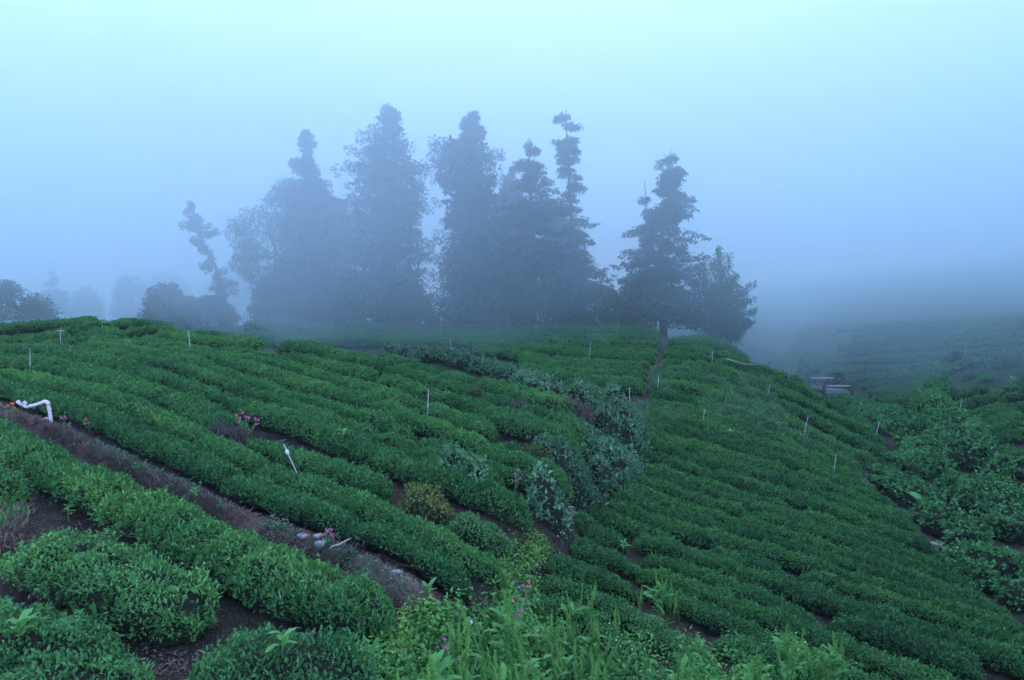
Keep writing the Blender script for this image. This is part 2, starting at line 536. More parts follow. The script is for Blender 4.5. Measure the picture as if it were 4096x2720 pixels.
def mound(name, label, catg, group, line, w, h, L0, material, seed, tone0=.4, cover=1.36, rough=.085, upright=.5,
          wl=.42, base_tone_patch=.25, parts=('foliage', 'twigs'), core=M_CORE, droop=.25, end=.7, tmax=1.0, lift=0.0, Lk=.0022):
    r = np.random.default_rng(seed)
    line = np.asarray(line, float)
    hs = float(np.mean(h)) / .7 if name == 'tea_hedge' else 1.0
    rough = rough * hs
    c, s = resample(line, .22)
    if len(c) < 3: return None
    Ltot = s[-1]
    tan = norm(np.gradient(c, axis=0)); lat = np.stack([tan[:, 1], -tan[:, 0]], -1)
    ww = np.interp(s, np.linspace(0, Ltot, len(np.atleast_1d(w))), np.atleast_1d(w)) if np.ndim(w) else np.full(len(s), float(w))
    hh = np.full(len(s), float(h))
    sn = np.stack([c[:, 0], c[:, 1], c[:, 0] * 0 + seed * 3.7], -1)
    ww = ww * (1 + .14 * vnoise(sn * .55, seed + 1, 2)); hh = hh * (1 + .13 * vnoise(sn * .45, seed + 2, 2))
    if name == 'tea_hedge' and Ltot > 4:      # weak bushes leave notches in the row
        for s0 in r.uniform(1, Ltot - 1, int(Ltot / 6)):
            dip = r.uniform(.1, .45) * np.exp(-((s - s0) / r.uniform(.12, .3)) ** 2)
            hh = hh * (1 - dip); ww = ww * (1 - .7 * dip)
    e = np.clip(np.minimum(s, Ltot - s) / end, 0, 1); e = np.sqrt(np.clip(1 - (1 - e) ** 2, 0, 1))
    ww = ww * (.25 + .75 * e); hh = hh * (.35 + .65 * e)
    zc = gz(c[:, 0], c[:, 1]); zl = gz(*(c + lat * ww[:, None]).T); zr = gz(*(c - lat * ww[:, None]).T)
    o = empty(name, (c[len(c) // 2, 0], c[len(c) // 2, 1], zc[len(c) // 2]), label, catg, group)

    def surf(si, ph, inset):
        i = np.clip(np.searchsorted(s, si) - 1, 0, len(s) - 2); f = (si - s[i]) / (s[i + 1] - s[i] + 1e-9)
        lp = lambda a: a[i] * (1 - f) + a[i + 1] * f if a.ndim == 1 else a[i] * (1 - f)[:, None] + a[i + 1] * f[:, None]
        W, Hh = lp(ww), lp(hh)
        sn_, cs_ = np.sin(ph), np.cos(ph)
        x = W * np.sign(sn_) * np.abs(sn_) ** .8; z = Hh * np.abs(cs_) ** .7
        cc, la, ta = lp(c), norm(lp(lat)), norm(lp(tan))
        g = lp(zc) + np.where(x > 0, (lp(zl) - lp(zc)), (lp(zr) - lp(zc))) * np.abs(x) / np.maximum(W, .05)
        Nn = la * (sn_ / np.maximum(W, .1) * .55)[:, None]
        Nn = np.concatenate([Nn, (cs_ / np.maximum(Hh, .1))[:, None]], 1)
        ef = np.where(si < end, -(1 - si / end), np.where(Ltot - si < end, (1 - (Ltot - si) / end), 0)) * 1.2
        Nn[:, :2] += ta * ef[:, None]
        Nn = norm(Nn)
        P = np.concatenate([cc + la * x[:, None], (g + z + lift)[:, None]], 1)
        bump = rough * vnoise(P * 1.6, seed + 5, 3)
        return P + Nn * (bump - inset)[:, None], Nn

    # inner twiggy body, coloured near black as the shade between leaves
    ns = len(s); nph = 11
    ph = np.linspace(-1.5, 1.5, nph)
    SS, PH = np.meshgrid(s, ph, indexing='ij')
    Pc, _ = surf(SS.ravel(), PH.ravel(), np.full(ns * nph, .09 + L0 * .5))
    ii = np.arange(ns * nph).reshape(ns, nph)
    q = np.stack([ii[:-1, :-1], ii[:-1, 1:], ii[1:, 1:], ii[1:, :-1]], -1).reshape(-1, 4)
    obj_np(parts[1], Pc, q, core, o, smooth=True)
    # leaves
    dist = np.linalg.norm(c - 0, axis=1)
    dm = dist.mean()
    girth = 1.15 * (2 * ww.mean() + 1.2 * hh.mean())
    Lm = L0 + Lk * dm
    fine = dm < 13
    Wm = Lm * wl
    cov = cover * np.interp(dm, [10, 25, 60], [1.0, .78, .5])
    nl = int(Ltot * girth * cov / (Lm * Wm * .5))
    nl = max(nl, 60)
    # distance weighting along the row
    wt = 1 / (L0 + Lk * dist) ** 2; cw = np.cumsum(wt); cw /= cw[-1]
    si = np.interp(r.random(nl), np.concatenate([[0], cw]), np.concatenate([[0], s]))
    ph = (r.random(nl) - .5) * 2 * 1.42
    P, Nn = surf(si, ph, np.where(r.random(nl) < .1, -r.uniform(.02, .08, nl), r.exponential(.055, nl) - .01) * hs)
    toc = norm(np.array([0, 0, CAMZ]) - P)
    facing = (toc * Nn).sum(-1)
    keep = ((facing > -.12) | (r.random(nl) < .25)) & (r.random(nl) > np.clip((np.abs(ph) - .85) * 1.1, 0, .7))
    P, Nn = P[keep], Nn[keep]; m = len(P)
    di = np.hypot(P[:, 0], P[:, 1])
    L = (L0 + Lk * di) * r.uniform(.65, 1.35, m)
    D = Nn * .55 + np.array([0, 0, upright]) + r.normal(0, .55, (m, 3))
    U = np.array([0, 0, 1.0]) * .8 + Nn * .5 + r.normal(0, .45, (m, 3))
    V, Fa, k = leaves(P, D, U, L, L * wl, droop, .22, fine)
    patch = vnoise(P * .35, seed + 9, 2)
    t = np.clip(tone0 + base_tone_patch * .5 * patch + r.normal(0, .17, m) + (r.random(m) < .08) * .28, 0, tmax)
    f = obj_np(parts[0], V, Fa, material, o, tone=np.repeat(t, k), smooth=False, kind='stuff')
    return o


# ---------------------------------------------------------------- tea hedges traced row by row
ORD = ['zeroth', 'first', 'second', 'third', 'fourth', 'fifth', 'sixth', 'seventh', 'eighth', 'ninth', 'tenth', 'eleventh', 'twelfth', 'thirteenth', 'fourteenth',
       'fifteenth', 'sixteenth', 'seventeenth', 'eighteenth', 'nineteenth', 'twentieth', 'twenty-first', 'twenty-second', 'twenty-third', 'twenty-fourth', 'twenty-fifth', 'twenty-sixth']
ROWS = []   # (label, group, trace, options)
G1, G2, G3, G4, G5, G6 = ('tea hedges on the bank above the ridge', 'tea hedges on the rounded knoll', 'tea hedges at the top left of the knoll',
                          'tea hedges on the far terrace', 'tea hedges on the right slope', 'tea hedges on the far right hill')


def row(label, group, spec, **k):
    ROWS.append((label, group, tr(spec), k))


row('broad dark tea hedge cut off by the lower left corner', G1, 'Q -420,820 0,1040 300,1170 600,1320 760,1470', w=.6)
row('bushy tea hedge starting at the dry weeds on the left edge', G1, 'Q 110,410 400,430 700,530 950,670 1200,770 1430,800', w=.6)
row('long-leaved tea hedge at the bottom running into the weeds', G1, 'Q 1380,1120 1700,1090 2000,1190 2361,1340 | R 150,1290 300,1400', w=.6)
row('long tea hedge directly below the dry stony ridge', G1, 'D -200,150 0,270 250,390 500,530 750,640 1000,770 1300,870 1600,1020 1900,1170 2240,1300 | E 500,1090 800,1180 1050,1280 1300,1400', w=.56)
row('short tea hedge end poking in above the dry weeds', G1, 'D -300,600 -100,650 60,680 130,710', w=.5)

row('tea hedge in the first row behind the stony ridge', G2, 'A -300,560 0,720 250,780 500,850 750,900 1000,960 | D 1000,110 1200,210 1500,340 1800,460 2100,610 | E 200,430 500,510 800,630 1000,730 1300,860 1600,980 1800,1070 1930,1130')
row('tea hedge in the second row behind the stony ridge', G2, 'A -300,520 0,575 250,595 500,655 750,705 1000,755 1250,835 1500,935 | D 1500,115 1800,240 2000,335 2240,440 | E 400,310 700,390 900,460 1100,560 1300,630 1500,730 1800,860 2050,960 2200,1010')
row('tea hedge with pink flowers growing in a bald patch of it', G2, 'A -300,440 0,455 250,465 500,485 750,545 1000,595 1250,665 1500,745 1700,805 1850,855 2100,935 | B 0,1000 150,1060 300,1150', w=.62)
row('tea hedge between the pink flowers and the yellow bush', G2, 'E 170,70 300,95 450,135 700,215 900,275 1100,335 1280,400')
row('short tea hedge to the right below the yellow bush', G2, 'R 740,230 850,240 1000,280 1170,340')
row('tea hedge crossed by pale creeper, fourth row behind the ridge', G2, 'A -300,340 0,350 400,370 700,400 1000,440 1300,515 1500,575 1750,655 2000,745 | B 0,790 200,850 400,890 700,980 950,1060 1150,1120 1400,1230 1650,1300 1900,1410 | C 450,1110 700,1200 900,1285 1100,1365 1300,1435 1400,1480')
row('tea hedge in the fifth row behind the ridge', G2, 'A -200,290 0,300 400,310 800,330 1200,365 1600,440 2000,530 | B 100,600 350,690 650,800 900,870 1150,960 1350,1040 1550,1090 1750,1150 1900,1200 2150,1285 | C 450,945 750,1050 950,1120 1150,1190')
row('tea hedge ending at the small dark gap mid knoll', G2, 'A 850,288 1200,310 1600,362 2000,455 | B 0,470 300,590 600,690 900,790 1200,870 1500,950 1800,1015 2050,1090 | C 200,760 310,815')
row('tea hedge continuing right of the small dark gap', G2, 'C 390,815 600,880 800,970 1000,1050 1200,1110 1400,1170 1520,1210')
row('tea hedge running behind the mid knoll sprinkler to the ridge end', G2, 'A 900,260 1300,280 1700,320 2100,400 | B 100,420 350,470 600,540 900,620 1200,720 1500,790 1800,860 2100,950 | C 200,610 400,680 600,760 800,830 950,900 1150,980 1350,1050 1550,1115 1720,1170')
row('tea hedge with the mid knoll sprinkler standing in it', G2, 'A 1300,240 1700,280 2100,345 | B 350,420 650,460 900,500 1200,580 1500,670 1800,740 2050,830 | C 0,425 200,485 480,565 700,640 850,700 1060,790')
row('short tea hedge left of the mottled yellow bush', G2, 'C 1090,860 1200,885 1330,920')
row('low tea hedge left of the dark hollow', G2, 'A 1500,225 1800,268 | B 0,330 200,335 450,350 700,380 800,392')
row('tea hedge that starts at the bleached bare strip', G2, 'B 850,405 1000,425 1200,470 1450,535 1700,580 1850,612')
row('long smooth tea hedge above the mottled bush', G2, 'C 20,335 200,360 400,420 560,480 700,520 900,580 1100,645 1300,705 1500,765 1700,830 1800,880')
row('tea hedge left of the dark hollow on the crest', G2, 'A 1650,200 1900,217 | B 0,250 300,268 550,283 650,295')
row('tea hedge with a yellowed stretch, second from the crest', G2, 'B 830,300 1000,300 1300,352 1550,422 1800,472 1930,510 2150,580 | C 200,250 450,330 700,400 900,465 1100,535 1240,580')
row('tea hedge right of the grey dead bush', G2, 'C 1340,590 1500,640 1700,715 1890,770')
row('tea hedge on the crest below the leafy shrub', G2, 'A 1850,182 | B 0,200 300,212 600,222 850,232')
row('tea hedge along the crest of the knoll', G2, 'B 980,235 1300,270 1550,330 1800,400 2100,480 | C 0,110 200,170 400,230 600,280 800,335 880,365')
row('tea hedge beside the creeper bank, lower end of the crest', G2, 'C 930,350 1100,400 1300,455 1450,495 1600,545 1740,585 1850,600')

row('tall tea hedge forming the left skyline', G3, 'A -300,170 0,140 250,120 500,95 750,68 1000,47 1250,57')
row('low tea hedge at the far left under the tall hedge', G3, 'A -100,290 0,272 150,242 300,250 390,268')
row('tea clump with a small sprinkler beside it', G3, 'A 400,212 520,202 660,225')
row('tea clump left of the row tops under the skyline hedge', G3, 'A 560,168 700,160 790,170')
row('rounded tea clump in the row below the skyline hedge', G3, 'A 715,130 850,122 930,135')
row('small tea clump tucked under the end of the skyline hedge', G3, 'A 900,100 1000,93 1130,108')
row('short tea hedge behind the small sprinkler', G3, 'A 780,190 950,190 1110,205')
row('pale tea hedge below the skyline hedge end', G3, 'A 960,142 1150,152 1280,170')
row('tea hedge right of the skyline hedge end', G3, 'A 1200,92 1400,72 1600,92 1800,118')
row('dark-sided tea hedge near the weedy crest', G3, 'A 1330,172 1500,160 1800,152')
row('farthest tea hedge below the round bush', G3, 'A 1450,48 1700,60 2000,88')
row('tea hedge sweeping across under the small sprinkler', G3, 'A 400,292 700,250 1000,236 1280,222')

# far terrace rows, left of the earth path
ky = [100, 150, 195, 240, 285, 328, 368, 412, 458, 505, 560, 618, 680, 745]
kx = [1090, 1130, 1150, 1160, 1155, 1150, 1140, 1115, 1100, 1060, 1045, 1015, 1000, 975]
for k, (y, x) in enumerate(zip(ky, kx)):
    d = 70 * (k / 13) ** 1.2
    pts = [(x, y), (x - 350, y - d * .25), (150, y - d)]
    if k < 13: pts.append((-330, y - d - 115 * (k / 12) ** 1.3))
    if k < 11: pts.append((-800, y - d - 115 * (k / 12) ** 1.3 - 70 * (k / 10)))
    if k < 8: pts.append((-1400, y - d - 115 * (k / 12) ** 1.3 - 90 * (k / 10)))
    if k < 9: pts += [(-2300, pts[-1][1] - 12), (-3200, pts[-1][1] - 18)]
    row('far terrace tea hedge, %s row down from the trees, left of the path' % ORD[k + 1], G4, 'F ' + ' '.join('%d,%d' % p for p in reversed(pts)))

def presample(p, nn):
    d = np.concatenate([[0], np.cumsum(np.hypot(*np.diff(p, axis=0).T))])
    q = np.linspace(0, d[-1], nn)
    return np.stack([np.interp(q, d, p[:, 0]), np.interp(q, d, p[:, 1])], -1)


rs = ['F 1250,215 1600,205 1850,255', 'F 1240,262 1600,250 1900,325', 'F 1220,310 1600,300 1950,385 2150,480', 'F 1200,345 1500,342 1800,390 2100,490',
      'F 1180,388 1500,382 1800,425 2100,515 | G 420,170 700,272 960,372 1200,512 1400,652 1600,742',
      'F 1200,435 1500,432 1800,475 2100,560 | G 450,255 700,335 950,435 1200,582 1450,712 1650,822',
      'F 1150,485 1500,505 1800,550 | G 250,290 500,355 750,435 1000,562 1250,682 1500,802 1740,915']
rs = [tr(x) for x in rs]
eT = presample(tr('F 1170,560 1500,555 1800,605 | G 100,345 350,380 600,435 850,525 1100,652 1350,792 1600,902 1790,1000'), 40)
eB = presample(tr('I 500,335 650,405 850,510 1050,590 1250,635 1450,675 1650,730 | J 0,742 300,812 550,902 800,962 1050,1042 1300,1112 1550,1195 1800,1275 2050,1355 2450,1460'), 40)
NR = 15
fr = np.cumsum(np.concatenate([[0], np.linspace(35, 47, NR)])); fr /= fr[-1]
eL = tr('F 1170,560 1100,640 1060,740 1050,830 1010,930 990,1030 1000,1120 965,1265 900,1425 | I 860,70 690,180 560,265 500,335')
eR = tr('G 1790,1000 1840,1085 1720,1130 1560,1200 1480,1300 | J 1000,250 1110,345 1310,475 1440,590 1590,750 1700,920 1980,1100 2200,1290 2450,1460')
eL, eR = presample(eL, 200), presample(eR, 200)
for k in range(NR + 1):
    f = fr[k]; ss = np.linspace(0, 1, 40)[:, None]
    pl = eL[int(round(f * 199))]; pr = eR[int(round(f * 199))]
    c = (1 - f) * eT + f * eB
    c = c + (1 - ss) * (pl - c[0]) + ss * (pr - c[-1])
    rs.append(c)
for k, s_ in enumerate(rs):
    end_ = 'right of the path' if k < 12 else 'below the wall'
    ROWS.append(('right slope tea hedge, %s row down from the bamboo, %s' % (ORD[k + 1], end_), G5, s_, {}))
row('tea hedge on the right slope with a dark blunt end under the wall', G5, 'I 330,385 500,455 700,545 900,630 1100,700 1240,755')
row('tea hedge stub above the dark notch mid slope', G5, 'I 1350,800 1550,825 1700,890 1850,925 2000,975 2160,1010')
row('tea hedge right of the dark notch, running out at the right edge', G5, 'J 450,970 700,1032 950,1112 1200,1192 1500,1282 1750,1355 2050,1445 2450,1560')
row('short tea hedge by the pink flowers under the bank', G5, 'I 290,560 450,592 600,662 690,715')
row('tea hedge from the mid slope hollow to the bottom right', G5, 'I 770,680 900,732 1100,802 1300,865 1500,935 1700,1005 | J 200,1035 500,1122 750,1212 1000,1292 1250,1372 1500,1442 1800,1540 2100,1640 2420,1750')
row('tea hedge with a pale creeper sprig at its left end', G5, 'I 200,700 400,762 600,832 720,890 850,950')
row('tea hedge in the middle of the lower right slope', G5, 'I 830,870 1000,902 1200,952 1400,1015 1600,1090 | J 0,1150 200,1222 450,1312 650,1390')
row('tea hedge left of the bright weeds on the bank foot', G5, 'I 0,880 200,905 400,965 560,1040 690,1085 790,1130')
row('tea hedge just above the tall dock weeds', G5, 'I 800,960 1000,1022 1200,1102 1450,1205 1700,1275 | J 50,1310 250,1382 500,1462 750,1545 1000,1650 1300,1770 | T 1800,1360 2100,1460')
row('tea hedge beneath the right edge of the frame', G5, 'J 680,1365 900,1425 1150,1500 1400,1575 1700,1680 2000,1790')
row('shaggy tea hedge beside the first dock spikes', G5, 'I -60,1000 200,1085 400,1155 600,1250 720,1335 850,1400 1000,1480 1200,1580')
row('tea hedge behind the rightmost dock weeds', G5, 'I 850,1085 1050,1155 1250,1225 1450,1335 1700,1435 1950,1530 2300,1680')
row('overgrown tea hedge half hidden in the foreground weeds', G5, 'I -120,1180 150,1250 400,1330 600,1420')
row('tea hedge in the lower right corner of the frame', G5, 'J 1900,1480 2150,1550 2450,1640')
row('last tea hedge along the bottom edge, right of the far right dock', G5, 'T 1060,1235 1300,1310 1550,1390 1800,1480')
row('tea hedge along the bottom edge right of the weeds', G5, 'I 1500,1520 1750,1560 2000,1640 2240,1720 2600,1900')

hr = ['910,712 1050,690', '960,792 1150,742 1320,692', '1000,882 1200,832 1420,775', '1080,972 1250,932 1460,862', '1350,962 1550,892 1760,840', '1110,1062 1300,1032 1500,982 1650,955',
      '1170,1165 1400,1085 1620,1020', '1210,1235 1400,1185 1760,1090', '1240,1325 1450,1262 1620,1245', '1300,1395 1500,1335 1760,1270', '1350,1455 1760,1385',
      '1230,612 1400,580', '1080,602 1250,550', '1450,722 1600,682', '1500,802 1760,720', '1350,482 1760,420', '1100,472 1400,402 1760,365', '1200,362 1760,312']
hl = ['topmost short tea hedge by the vine on the far right hill', 'tea hedge beneath the topmost one by the vine', 'tea hedge behind the upper right hill sprinkler', 'tea hedge below the upper right hill sprinkler',
      'upper tea hedge at the right edge, halfway up', 'tea hedge beside the pale litter at the vine edge', 'long tea hedge slanting up from the vine', 'tea hedge reaching the right edge below the long one',
      'tea hedge with a bushy left end by the vine', 'tea hedge behind the lower right hill sprinkler', 'lowest tea hedge on the far right hill', 'tea clump on the bare soil of the far right hill',
      'tea clump along the thin vine strip', 'tea clump beside the pale leafy weeds on the hill', 'tea hedge at the right edge beneath the pale weeds', 'misty tea hedge at the right edge above the vine strip',
      'misty tea hedge running behind the thin vine strip', 'faintest tea hedge high on the far right hill']
for s_, l_ in zip(hr, hl): row(l_, G6, 'H ' + s_)
vL = presample(np.array([(3590, 1668), (3500, 1590), (3430, 1520), (3390, 1470), (3370, 1430)], float), 9)
vR = presample(np.array([(3650, 1625), (3690, 1560), (3760, 1500), (3860, 1440), (3960, 1400)], float), 9)
vl = ['lowest tea row on the slope left of the tall vine', 'second lowest tea row left of the tall vine', 'tea row left of the vine top, just right of the footbridge', 'tea row above the footbridge handrails',
      'tea row crossing the slope behind the vine top', 'hazy tea row below the fallen pole', 'hazy tea row beside the fallen pole', 'hazy tea row above the fallen pole', 'faint tea row where the valley slope fades']
for k in range(9):
    a, b = vL[k], vR[k]
    ROWS.append((vl[k], 'tea rows in the misty valley', np.array([a, a * .6 + b * .4 + [0, 10], b]), {}))
fl_ = ['lower faint tea row across the far right hillside', 'second faint tea row across the far right hillside', 'third faint tea row across the far right hillside', 'fourth faint tea row across the far right hillside',
       'fifth faint tea row, nearly lost in fog', 'topmost tea row lost in fog on the far right hillside']
for k in range(6):
    y = 1402 - 24 * k
    ROWS.append((fl_[k], 'tea rows in the misty valley', np.array([(3330 + (37 * k * k) % 130, y + 26), (3600, y + 8), (3850, y - 8), (4110, y - 26)], float), {}))


LINES = []
for lab, grp, pxs, k in ROWS:
    ln = np.hypot(*np.diff(pxs, axis=0).T).sum()
    d_ = np.concatenate([[0], np.cumsum(np.hypot(*np.diff(pxs, axis=0).T))])
    q_ = np.linspace(0, ln, max(6, int(ln / 14)))
    W3 = hit(np.interp(q_, d_, pxs[:, 0]), np.interp(q_, d_, pxs[:, 1]), .6, GRID0)
    jump = np.abs(np.diff(np.log(W3[:, 1]))) > (.14 if grp in (G4, 'tea rows in the misty valley') else .08)
    runs = np.split(np.arange(len(W3)), np.where(jump)[0] + 1)
    run = max(runs, key=len)
    if len(run) < 4: run = np.arange(len(W3))
    LINES.append(W3[run, :2])
samples = [resample(l, .5)[0] if len(l) > 1 else l for l in LINES]
for i, (lab, grp, pxs, k) in enumerate(ROWS):
    c = samples[i]
    others = np.concatenate([s_ for j, s_ in enumerate(samples) if j != i])
    dd = np.sqrt(((c[:, None] - others[None]) ** 2).sum(-1)).min(1)
    w = k.get('w')
    if w is None:
        kk = np.ones(7) / 7
        ds = np.clip(dd * .385, .26, .66)
        if len(ds) > 8: ds = np.convolve(np.pad(ds, 3, mode='edge'), kk, 'valid')
        w = ds
    far = np.hypot(*c.mean(0))
    mound('tea_hedge', lab, 'hedge', grp, LINES[i], w, k.get('h', float(np.clip(.16 + .34 * np.median(dd), .3, .6))), .052 if grp == G1 else .043, M_TEA, 100 + i * 13, rough=.17 if grp == G1 else .11, base_tone_patch=.42, tone0=.42 + .11 * math.sin(i * 2.3), Lk=.0015)


# ---------------------------------------------------------------- creepers, odd bushes and vines
def pxmound(name, label, catg, group, spec, w, h, L0, material, seed, lift=.5, **k):
    p = tr(spec)
    W3 = hit(p[:, 0], p[:, 1], lift)
    return mound(name, label, catg, group, W3[:, :2], w, h, L0, material, seed, **k)


GB = 'single tea bushes in the hedge rows'
pxmound('tea_bush', 'yellow-green tea bush standing out among the dark knoll hedges', 'bush', GB, 'E 1340,475 1450,468 1560,462 1680,470 1780,490', .6, .72, .055, M_YEL, 901, rough=.1, end=.5, base_tone_patch=.9, cover=1.5, lift=.75)
pxmound('tea_bush', 'mottled yellow tea bush with bare twigs near the wall end of the knoll', 'bush', GB, 'C 1390,935 1460,940 1550,960', .6, .75, .05, M_YEL, 902, rough=.1, end=.5, tone0=.3, base_tone_patch=.8, cover=1.1, lift=.75)
pxmound('tea_bush', 'faded yellow patch of tea in the second row from the crest', 'bush', GB, 'C 815,440 890,460 960,480', .55, .8, .05, M_YEL, 903, rough=.08, end=.4, tone0=.15, cover=1.0, lift=.75)
pxmound('tea_bush', 'round dark-leaved tea bush at the right end of the knoll', 'bush', GB, 'C 1600,1030 1740,1040 1870,1060', .75, .85, .07, M_CREEP, 904, rough=.12, end=.6, tone0=.15, lift=.75)
pxmound('dead_bush', 'grey leafless tea bush in the gap near the knoll end', 'bush', 'dead grey bushes', 'C 1250,605 1290,610 1330,620', .38, .6, .06, M_DRY, 905, cover=.9, wl=.13, rough=.15, end=.3, lift=.5)
pxmound('dead_bush', 'purplish grey dead shrub beside the creeper-topped wall', 'bush', 'dead grey bushes', 'C 1770,650 1840,645 1900,660', .45, .7, .06, M_DRY, 906, cover=.9, wl=.13, rough=.15, end=.3, lift=.5)
pxmound('dead_bush', 'dry bald stretch of tea below the pink flowers', 'bush', 'dead grey bushes', 'B 180,1150 300,1190 430,1240', .4, .62, .06, M_DRY, 907, cover=.8, wl=.13, rough=.12, end=.3, tone0=.2, lift=.6)

GC = 'pale-leaved creepers over the terrace bank'
cr = [('round leafy shrub on the crest right of the dark hollow', 'B 520,160 650,130 800,110 950,130 1060,170', .8, 1.0),
      ('small tufted shrub on the crest in front of the misty terrace', 'B 1960,370 2040,340 2140,380', .5, .8),
      ('creeper mass at the upper end of the bank', 'C 380,130 500,110 640,130 760,160 850,190', .65, .95),
      ('creeper along the middle of the bank above the hedges', 'C 860,210 960,220 1060,255 1180,285 1300,315', .6, .85),
      ('bushy creeper where the bank drops towards the wall', 'C 1300,330 1400,365 1520,400 1620,440 1700,480', .6, .8),
      ('twiggy creeper crowning the corner of the wall', 'C 1740,490 1880,500 2000,510 2140,500 2260,520', .75, 1.0),
      ('creeper hanging down the face of the wall', 'F 730,900 710,1000 690,1090 640,1190', 1.15, .9),
      ('dark ivy-like growth at the foot of the wall', 'F 590,1560 700,1500 800,1440', .7, .7),
      ('green tangle between the wall foot and the right slope', 'I 470,250 540,190 640,130', .6, .5),
      ('leafy creeper spilling out at the wall foot by the last hedge', 'F 420,1230 500,1270 560,1330 480,1400', .75, .65),
      ('grey-green creeper at the lower wall end', 'F 420,1480 480,1500 440,1540', .5, .45),
      ('bright leafy shrub at the low end of the bank', 'C 1440,1290 1540,1250 1640,1260', .6, 1.0),
      ('pale climber sprawling along the fourth hedge row', 'C 600,1040 700,1060 850,1150 1000,1190', .22, .95),
      ('leafy tangle on the low bank under the bright shrub', 'I 30,260 60,330 110,420 60,500', .5, .7),
      ('low grey-leaved creeper on the bank shoulder', 'I 210,230 300,260 390,280', .5, .45)]
for i, (l_, s_, w_, h_) in enumerate(cr):
    pxmound('creeper_shrub', l_, 'creeper', GC, s_, w_, h_, .095, M_CREEP, 920 + i * 3, rough=.24, end=.5, wl=.46, tone0=.34 if i != 11 else .55, lift=h_ * .8, cover=1.75 if 'bright' in l_ else 1.45, upright=.35, Lk=.002)

GS = 'shrubs on the misty valley floor'
for i, (l_, s_, w_, h_) in enumerate([('leafy shrub directly behind the footbridge', 'G 1150,300 1230,290 1320,300', .8, 1.1), ('pale bushy shrub left of the footbridge', 'G 860,200 960,230 1040,270', .9, .8),
                                      ('thin dark shrub upslope of the footbridge', 'G 840,100 900,110', .5, 1.2), ('hazy shrub below the bamboo at the valley edge', 'G 480,110 600,130', .8, .9),
                                      ('dark hazy shrub at the upper end of the thin vine strip', 'H 900,400 1000,400 1060,420', .9, 1.3), ('hazy shrub among the faint rows of the right hillside', 'H 900,290 960,285', .7, 1.1)]):
    pxmound('shrub', l_, 'shrub', GS, s_, w_, h_, .09, M_CREEP if i in (1, 4) else M_WEED, 880 + i * 3, rough=.3, end=.5, wl=.5, tone0=.2, lift=h_ * .7, cover=1.3, upright=.35, Lk=.0022)
GV = 'vines smothering the stream bank'
vi = [('tall dark vine thicket on the bank opposite the bridge', 'H 850,640 770,740 760,860 820,960', 1.0, 1.3, .8),
      ('broad vine curtain below the tall thicket', 'H 840,960 930,1010 1000,1100 1060,1230 1110,1380', 1.25, 1.1, .8),
      ('vine skirt trailing from the thicket to the valley floor', 'H 480,1040 600,1000 700,1070 760,1130', 1.0, .5, .35),
      ('thin strip of bright vine running up the far right hill', 'H 850,600 1000,545 1150,492 1330,450', .6, .6, .4),
      ('vine carpet on the valley floor below the bridge', 'H 0,830 150,900 300,985 450,1080 600,1150', 1.3, .4, .3),
      ('vine mat on the left lip of the dry hollow', 'H 600,1190 690,1290 770,1400 800,1490', .9, .7, .5),
      ('big-leaved vine bank beside the slab path', 'J 1240,190 1340,300 1480,410', 1.1, .9, .6),
      ('vine bank bulging over the grey hose', 'J 1500,470 1680,570 1820,650 1960,740', .9, .8, .6),
      ('vine mound at the lower right above the last slabs', 'J 1860,830 1960,910 2090,1010 2230,1080', 1.0, .8, .6),
      ('vine fringe at the right edge below the dark hollow', 'J 2200,1120 2330,1180 2480,1230', .9, .7, .5),
      ('vine ridge between the two dark hollows', 'J 1650,240 1800,270 1950,330 2100,400 2250,470', 1.1, .95, .7),
      ('vine hedge curling along the foot of the right hill', 'J 2040,200 2130,160 2240,145 2420,135', .8, .75, .5),
      ('vine clump under the right edge hollow', 'J 2040,590 2180,600 2300,590 2450,570', .9, .8, .6),
      ('vine patch at the head of the slab path', 'J 1340,120 1440,70 1560,60', .9, .6, .4)]
for i, (l_, s_, w_, h_, lf) in enumerate(vi):
    pxmound('vine_thicket', l_, 'vine', GV, s_, w_, h_,   .062, M_VINE, 980 + i * 3, rough=.36, end=.8, wl=.75, tone0=.45, lift=lf, cover=1.5, upright=.3, droop=.4, Lk=.0018)


# ---------------------------------------------------------------- loose plants scattered over a patch of ground
def poly_pts(poly, nn, seed):
    r = np.random.default_rng(seed)
    lo, hi = poly.min(0), poly.max(0)
    out = []
    while sum(len(o) for o in out) < nn:
        q = lo + r.random((nn * 2, 2)) * (hi - lo)
        ins = np.zeros(len(q), bool); j = len(poly) - 1
        for i in range(len(poly)):
            a, b = poly[i], poly[j]
            c = ((a[1] > q[:, 1]) != (b[1] > q[:, 1])) & (q[:, 0] < (b[0] - a[0]) * (q[:, 1] - a[1]) / (b[1] - a[1] + 1e-9) + a[0])
            ins ^= c; j = i
        out.append(q[ins])
    return np.concatenate(out)[:nn]


